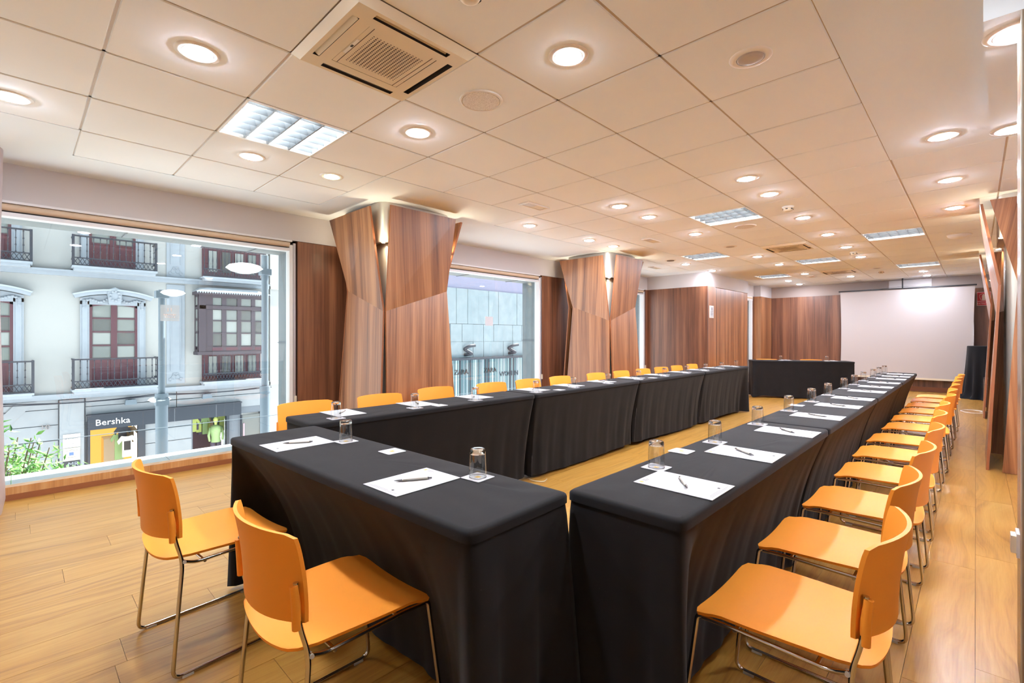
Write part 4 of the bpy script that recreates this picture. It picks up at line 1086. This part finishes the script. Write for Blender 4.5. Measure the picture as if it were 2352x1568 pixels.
MB().box(.03, .034, -.175, -.115, -.165, -.125).build('emblem', M['ink'], pq)
for a in (-.03, .02): MB().box(.03, .034, a, a + .03, -.34, -.32).build('print', M['ink'], pq)
MB().box(0, .03, -.215, .215, -1.35, -.92).build('dark_plate', M['iron'], pq); lettering('lettering', 'MR', .20, pq, (.034, .04, -1.03), (PI / 2, 0, PI / 2), M['moulding'], .002)
# wall floodlights
for k, y in enumerate((3.18, 5.58)):
    t = thing('wall_floodlight', 'small grey floodlight on the stone above the shop sign, the one %s' % ('over the lettering', 'under the glazed bay')[k], 'floodlight', (FX + .03, y, -1.13))
    MB().box(0, .10, -.05, .05, -.05, .06).build('bracket', M['iron'], t); MB().hexa([(.08, -.17, -.10), (.26, -.17, -.12), (.26, .17, -.12), (.08, .17, -.10), (.08, -.15, .06), (.24, -.15, .06), (.24, .15, .06), (.08, .15, .06)]).build('housing', M['post'], t)
    for s in (-1, 1): MB().cyl((.14, s * .11), .025, -.13, -.11, 8).build('lens', M['white'], t)
# clothes shop
sh = thing('shopfront', 'dark clothes-shop front with white Bershka lettering', 'shopfront', (FX, 0, 0))
def S(name, mm, x0, x1, y0, y1, z0, z1): return MB().box(x0, x1, y0, y1, z0, z1).build(name, M[mm], sh)
S('fascia', 'shop_sign', .034, .22, 2.0, 6.82, -2.03, -1.52); S('fascia_edge', 'iron', .034, .26, 1.98, 6.84, -1.54, -1.50)
for y in (4.5, 5.9): S('fascia_joint', 'joint', .22, .223, y - .006, y + .006, -2.03, -1.54)
lettering('lettering', 'Bershka', .30, sh, (.225, 2.68, -1.80), (PI / 2, 0, PI / 2), M['shop_letter'], .008)
for y0, y1 in ((2.004, 2.08), (3.40, 3.616), (6.30, 6.396)): S('door_post', 'shop_sign', -.1, .12, y0, y1, GZ, -2.034)
S('interior_back', 'shop_warm', -3.0, -2.9, 2.004, 3.616, GZ, -2.034); S('interior_floor', 'shop_floor', -3.0, -.4, 2.004, 3.616, GZ + .002, GZ + .02); S('interior_side', 'shop_warm', -2.9, -.4, 2.004, 2.03, GZ, -2.034)
S('interior_counter', 'cream', -2.4, -1.6, 2.6, 3.2, GZ, GZ + 1.9)
S('interior_back', 'shop_dark', -1.6, -1.5, 3.7, 6.39, GZ, -2.034)
rg = random.Random(12)
cols = [srgb(222, 216, 208), srgb(120, 92, 78), srgb(176, 150, 120), srgb(150, 176, 120), srgb(196, 210, 120), srgb(96, 88, 104), srgb(70, 92, 84)]
gm = [mat('garment', c, .9) for c in cols]
def garment(y, z, x, mm, w=.42, h=.62):
    m = MB(); m.prism([(y - w * .30, z - h), (y + w * .30, z - h), (y + w * .30, z - .16), (y + w * .52, z - .30), (y + w * .62, z - .18), (y + w * .34, z), (y + w * .10, z - .03), (y - w * .10, z - .03), (y - w * .34, z), (y - w * .62, z - .18), (y - w * .52, z - .30), (y - w * .30, z - .16)], 'x', x - .04, x + .04)
    return m.build('garment', mm, sh)
garment(3.12, -2.42, -.2, gm[0], .46, .78); MB().box(-.155, -.15, 3.03, 3.22, -2.95, -2.62).build('garment_print', M['ink_black'], sh)
garment(2.92, -2.36, -.5, gm[3], .40, .95); garment(3.02, -2.10, -.45, M['iron'], .40, .5); garment(3.25, -2.15, -.6, gm[2], .40, .6)
for k in range(12): garment(5.22 + k * .105, -2.06 + rg.uniform(-.05, .03), -.9 + rg.uniform(-.2, .2), gm[rg.randrange(1, 7)], .30, rg.uniform(.5, .85))
# dressed mannequin
mq = thing('mannequin', 'dressed mannequin in a green top in the shop window', 'mannequin', (FX - .25, 6.0, GZ)); mq.scale = (.96, .96, .96)
MB().lathe([(0, 2.62), (.05, 2.60), (.09, 2.52), (.085, 2.42), (.05, 2.34), (.05, 2.28)], 10).build('head', gm[4], mq, True)
MB().lathe([(.05, 2.28), (.20, 2.22), (.22, 2.05), (.17, 1.75), (.20, 1.55)], 12).build('top', gm[3], mq, True)
for s in (-1, 1):
    MB().tube([(0, s * .20, 2.18), (.02, s * .27, 1.85), (.06, s * .24, 1.6)], [.06, .05, .035], 8).build('arm', gm[3], mq, True)
    MB().tube([(0, s * .10, 1.58), (0, s * .12, .9), (0, s * .11, .3), (0, s * .11, 0)], [.11, .08, .06, .05], 8).build('leg', gm[5], mq, True)
# narrow glass door beside the shop
gd = thing('shop_door', 'narrow grey glass door at the end of the shop front', 'door', (FX, 7.22, GZ)); gd.scale = (1, .96, .98)
MB().box(-.1, .05, -.36, .43, 0, 2.55).build('leaf', M['far_glass_dark'], gd)
for a in (-.38, .40): MB().box(-.1, .10, a, a + .035, 0, 2.57).build('frame', M['iron'], gd)
MB().box(.05, .09, -.30, -.25, .8, 2.2).build('pull_bar', mat('pink_bar', srgb(206, 150, 176), .5), gd)
# cables slung along the facade
for k, (z, d) in enumerate(((-.93, .10), (-.98, .05))):
    pts = [(FX + .20 + .06 * k, -4 + 12 * q / 24, z - d * math.sin(PI * (q % 8) / 8)) for q in range(25)]
    t = thing('facade_cable', 'dark cable sagging along the facade under the balconies, the %s' % ('upper one', 'lower one')[k], 'cable'); MB().tube(pts, .018, 5).build('cord', M['iron'], t)
# sunlit neighbour seen past the corner
nb = thing('building', 'sunlit white building beyond the corner of the town house', 'building', (FX, 0, 0))
MB().prism([(-.05, 8.05), (-1.9, 17.4), (-7, 17.4), (-7, 8.05)], 'z', GZ, 14).build('wall', M['facade'], nb)
for z in (-.9, 3.3): MB().prism([(.03, 8.05), (-1.82, 17.4), (-2.2, 17.4), (-.4, 8.05)], 'z', z, z + .12).build('string_course', M['facade'], nb)
# ---------------------------------------------------------------- stone building with barcode shop windows
zb_ = thing('building', 'concrete-slab building with striped shop glass seen through the square window', 'building', (FX, 0, 0))
MB().box(-8, -.04, 17.6, 60, GZ, 4.1).build('core', M['joint'], zb_)
pwid = .875
for k in range(24):
    y = 17.62 + pwid * k
    sl = MB().box(-.04, .03 + .012 * (k % 3), y + .012, y + pwid - .012, 1.98, 4.10).build('slab', M['concrete'], zb_)
    MB().box(-.04, .03 + .012 * ((k + 1) % 3), y + .44 + .012, y + .44 + pwid - .012, .90, 1.96).build('slab', M['concrete'], zb_)
    MB().box(-.04, .03 + .012 * ((k + 2) % 3), y + .44 + .012, y + .44 + pwid - .012, -.06, .89).build('slab', M['concrete'], zb_)
MB().box(-6, -.1, 17.6, 60, 4.1, 4.9).build('parapet', M['lilac'], zb_)
MB().box(-.1, .4, 17.6, 60, -.20, -.07).build('canopy', M['iron'], zb_)
rg = random.Random(21)
MB().box(-.10, -.02, 17.6, 40, GZ, -.2).build('shop_glass', M['teal'], zb_)
y = 17.7; n = 0
while y < 25.2:
    w = rg.choice((.03, .05, .08, .12)); MB().box(-.02, .0, y, y + w, GZ, -.2).build('stripe', M[rg.choice(('pale_teal', 'pale_teal', 'moulding', 'iron'))], zb_); y += w + rg.choice((.05, .08, .12, .2))
for y, s in ((18.9, .42), (21.3, .42), (25.6, .42)): lettering('lettering', 'ZARA', s, zb_, (.02, y, -.95), (PI / 2, 0, PI / 2), M['ink_black'], .01)
lettering('lettering', 'WOMEN', .45, zb_, (.02, 23.0, -1.25), (PI / 2, 0, PI / 2), M['shop_sign'], .01)
for k, y in enumerate((19.2, 23.0)):
    t = thing('wall_sculpture', 'dark bracket-shaped spotlight on the concrete building, the one closer to the %s' % ('wooden column', 'window edge')[k], 'spotlight', (FX + .05, y, .1))
    MB().tube(fillet([(0, -.1, .0), (.3, .3, .05), (0.05, -.15, .35), (.3, .0, .52), (.4, .42, .58)], .1), [.08] * 4 + [.1] * (len(fillet([(0, -.1, .0), (.3, .3, .05), (0.05, -.15, .35), (.3, .0, .52), (.4, .42, .58)], .1)) - 4), 8).build('body', M['iron'], t, True)
rb = thing('roof_rail', 'white rooftop railing above the concrete building', 'railing', (FX - .6, 0, 4.9))
m = MB(); m.box(-.03, .03, 22, 30, .62, .68); m.box(-.03, .03, 22, 30, .05, .10); m.build('rail', M['white'], rb)
bar = MB().box(-.015, .015, -.015, .015, .08, .64).mesh('bar', M['white'])
for k in range(40): link('bar', bar, rb, (0, 22 + .2 * k, 0))
# ---------------------------------------------------------------- street lamps
def street_lamp(label, x, y, zt, arms, r=.055):
    t = thing('street_lamp', label, 'street lamp', (x, y, GZ)); H = zt - GZ
    MB().cyl((0, 0), .088, 0, 4.80, 18).build('lower_post', M['post'], t, True, 40); MB().cyl((0, 0), r, 4.80, H, 16).build('upper_post', M['post'], t, True, 40)
    MB().cyl((0, 0), .095, 4.74, 4.86, 18).build('collar', M['post'], t, True, 40)
    for (dx, dy, dz, sc) in arms:
        L = math.hypot(dx, dy)
        a = MB(); a.tube([(0, 0, dz - .03), (dx * .5, dy * .5, dz)], .035, 8); a.box(-.09, .09, -.09, .09, dz - .10, dz + .02); ar = a.build('arm', M['post'], t)
        h = MB(); h.lathe([(0, .10 * sc), (.14 * sc, .095 * sc), (.27 * sc, .06 * sc), (.33 * sc, 0)], 24, (dx, dy, dz - .01)); h.build('shade', M['lampshade'], t, True, 50)
        h = MB(); h.lathe([(.33 * sc, 0), (.24 * sc, -.06 * sc), (.10 * sc, -.10 * sc), (0, -.11 * sc)], 24, (dx, dy, dz - .01)); h.build('bowl', mat('lamp_bowl', srgb(210, 216, 214), .15), t, True, 50)
    return t
street_lamp('grey street lamp with white disc heads in front of the town house', -6.5, 2.03, 2.02, [(.10, .14, 6.58, .55), (-.06, -.02, 4.76, .50)], .048)
street_lamp('tall grey street lamp with a broad head close to the window edge', -6.5, 3.68, 2.80, [(.05, -.38, 7.12, .95)], .062)
# ---------------------------------------------------------------- leafy bush by the window
bu = thing('oleander_bush', 'green leafy bush rising outside the low end of the huge window', 'bush', (-4.0, -.20, GZ))
rg = random.Random(4)
st_ = MB()
lf = MB()
for k in range(110):
    a = rg.uniform(0, 6.28); rr = rg.uniform(.0, 1.0) ** .6
    tip = Vector((rr * .75 * math.cos(a), rr * 1.05 * math.sin(a), 4.15 + (1 - rr * .9) * .95 + rg.uniform(-.25, .2)))
    mid = Vector((tip.x * .5, tip.y * .5, 3.0)); st_.tube([(0, 0, .0), tuple(mid * .6), tuple(mid), tuple(tip)], [.03, .02, .012, .005], 5)
    for q in range(70):
        f = rg.random() ** .7; p = mid.lerp(tip, f) + Vector((rg.gauss(0, .10), rg.gauss(0, .10), rg.gauss(0, .07)))
        d = Vector((rg.gauss(0, 1), rg.gauss(0, 1), rg.gauss(.35, .6))).normalized(); w = d.cross(Vector((rg.gauss(0, 1), rg.gauss(0, 1), 1))).normalized()
        L = rg.uniform(.06, .13); ww = L * .16; nrm = d.cross(w) * (L * .06)
        lf.add([p, p + d * L * .45 + w * ww + nrm, p + d * L, p + d * L * .45 - w * ww + nrm], [(0, 1, 2), (0, 2, 3)])
st_.build('stem', M['bark'], bu); o = lf.build('foliage', M['leaf'], bu); o['kind'] = 'stuff'
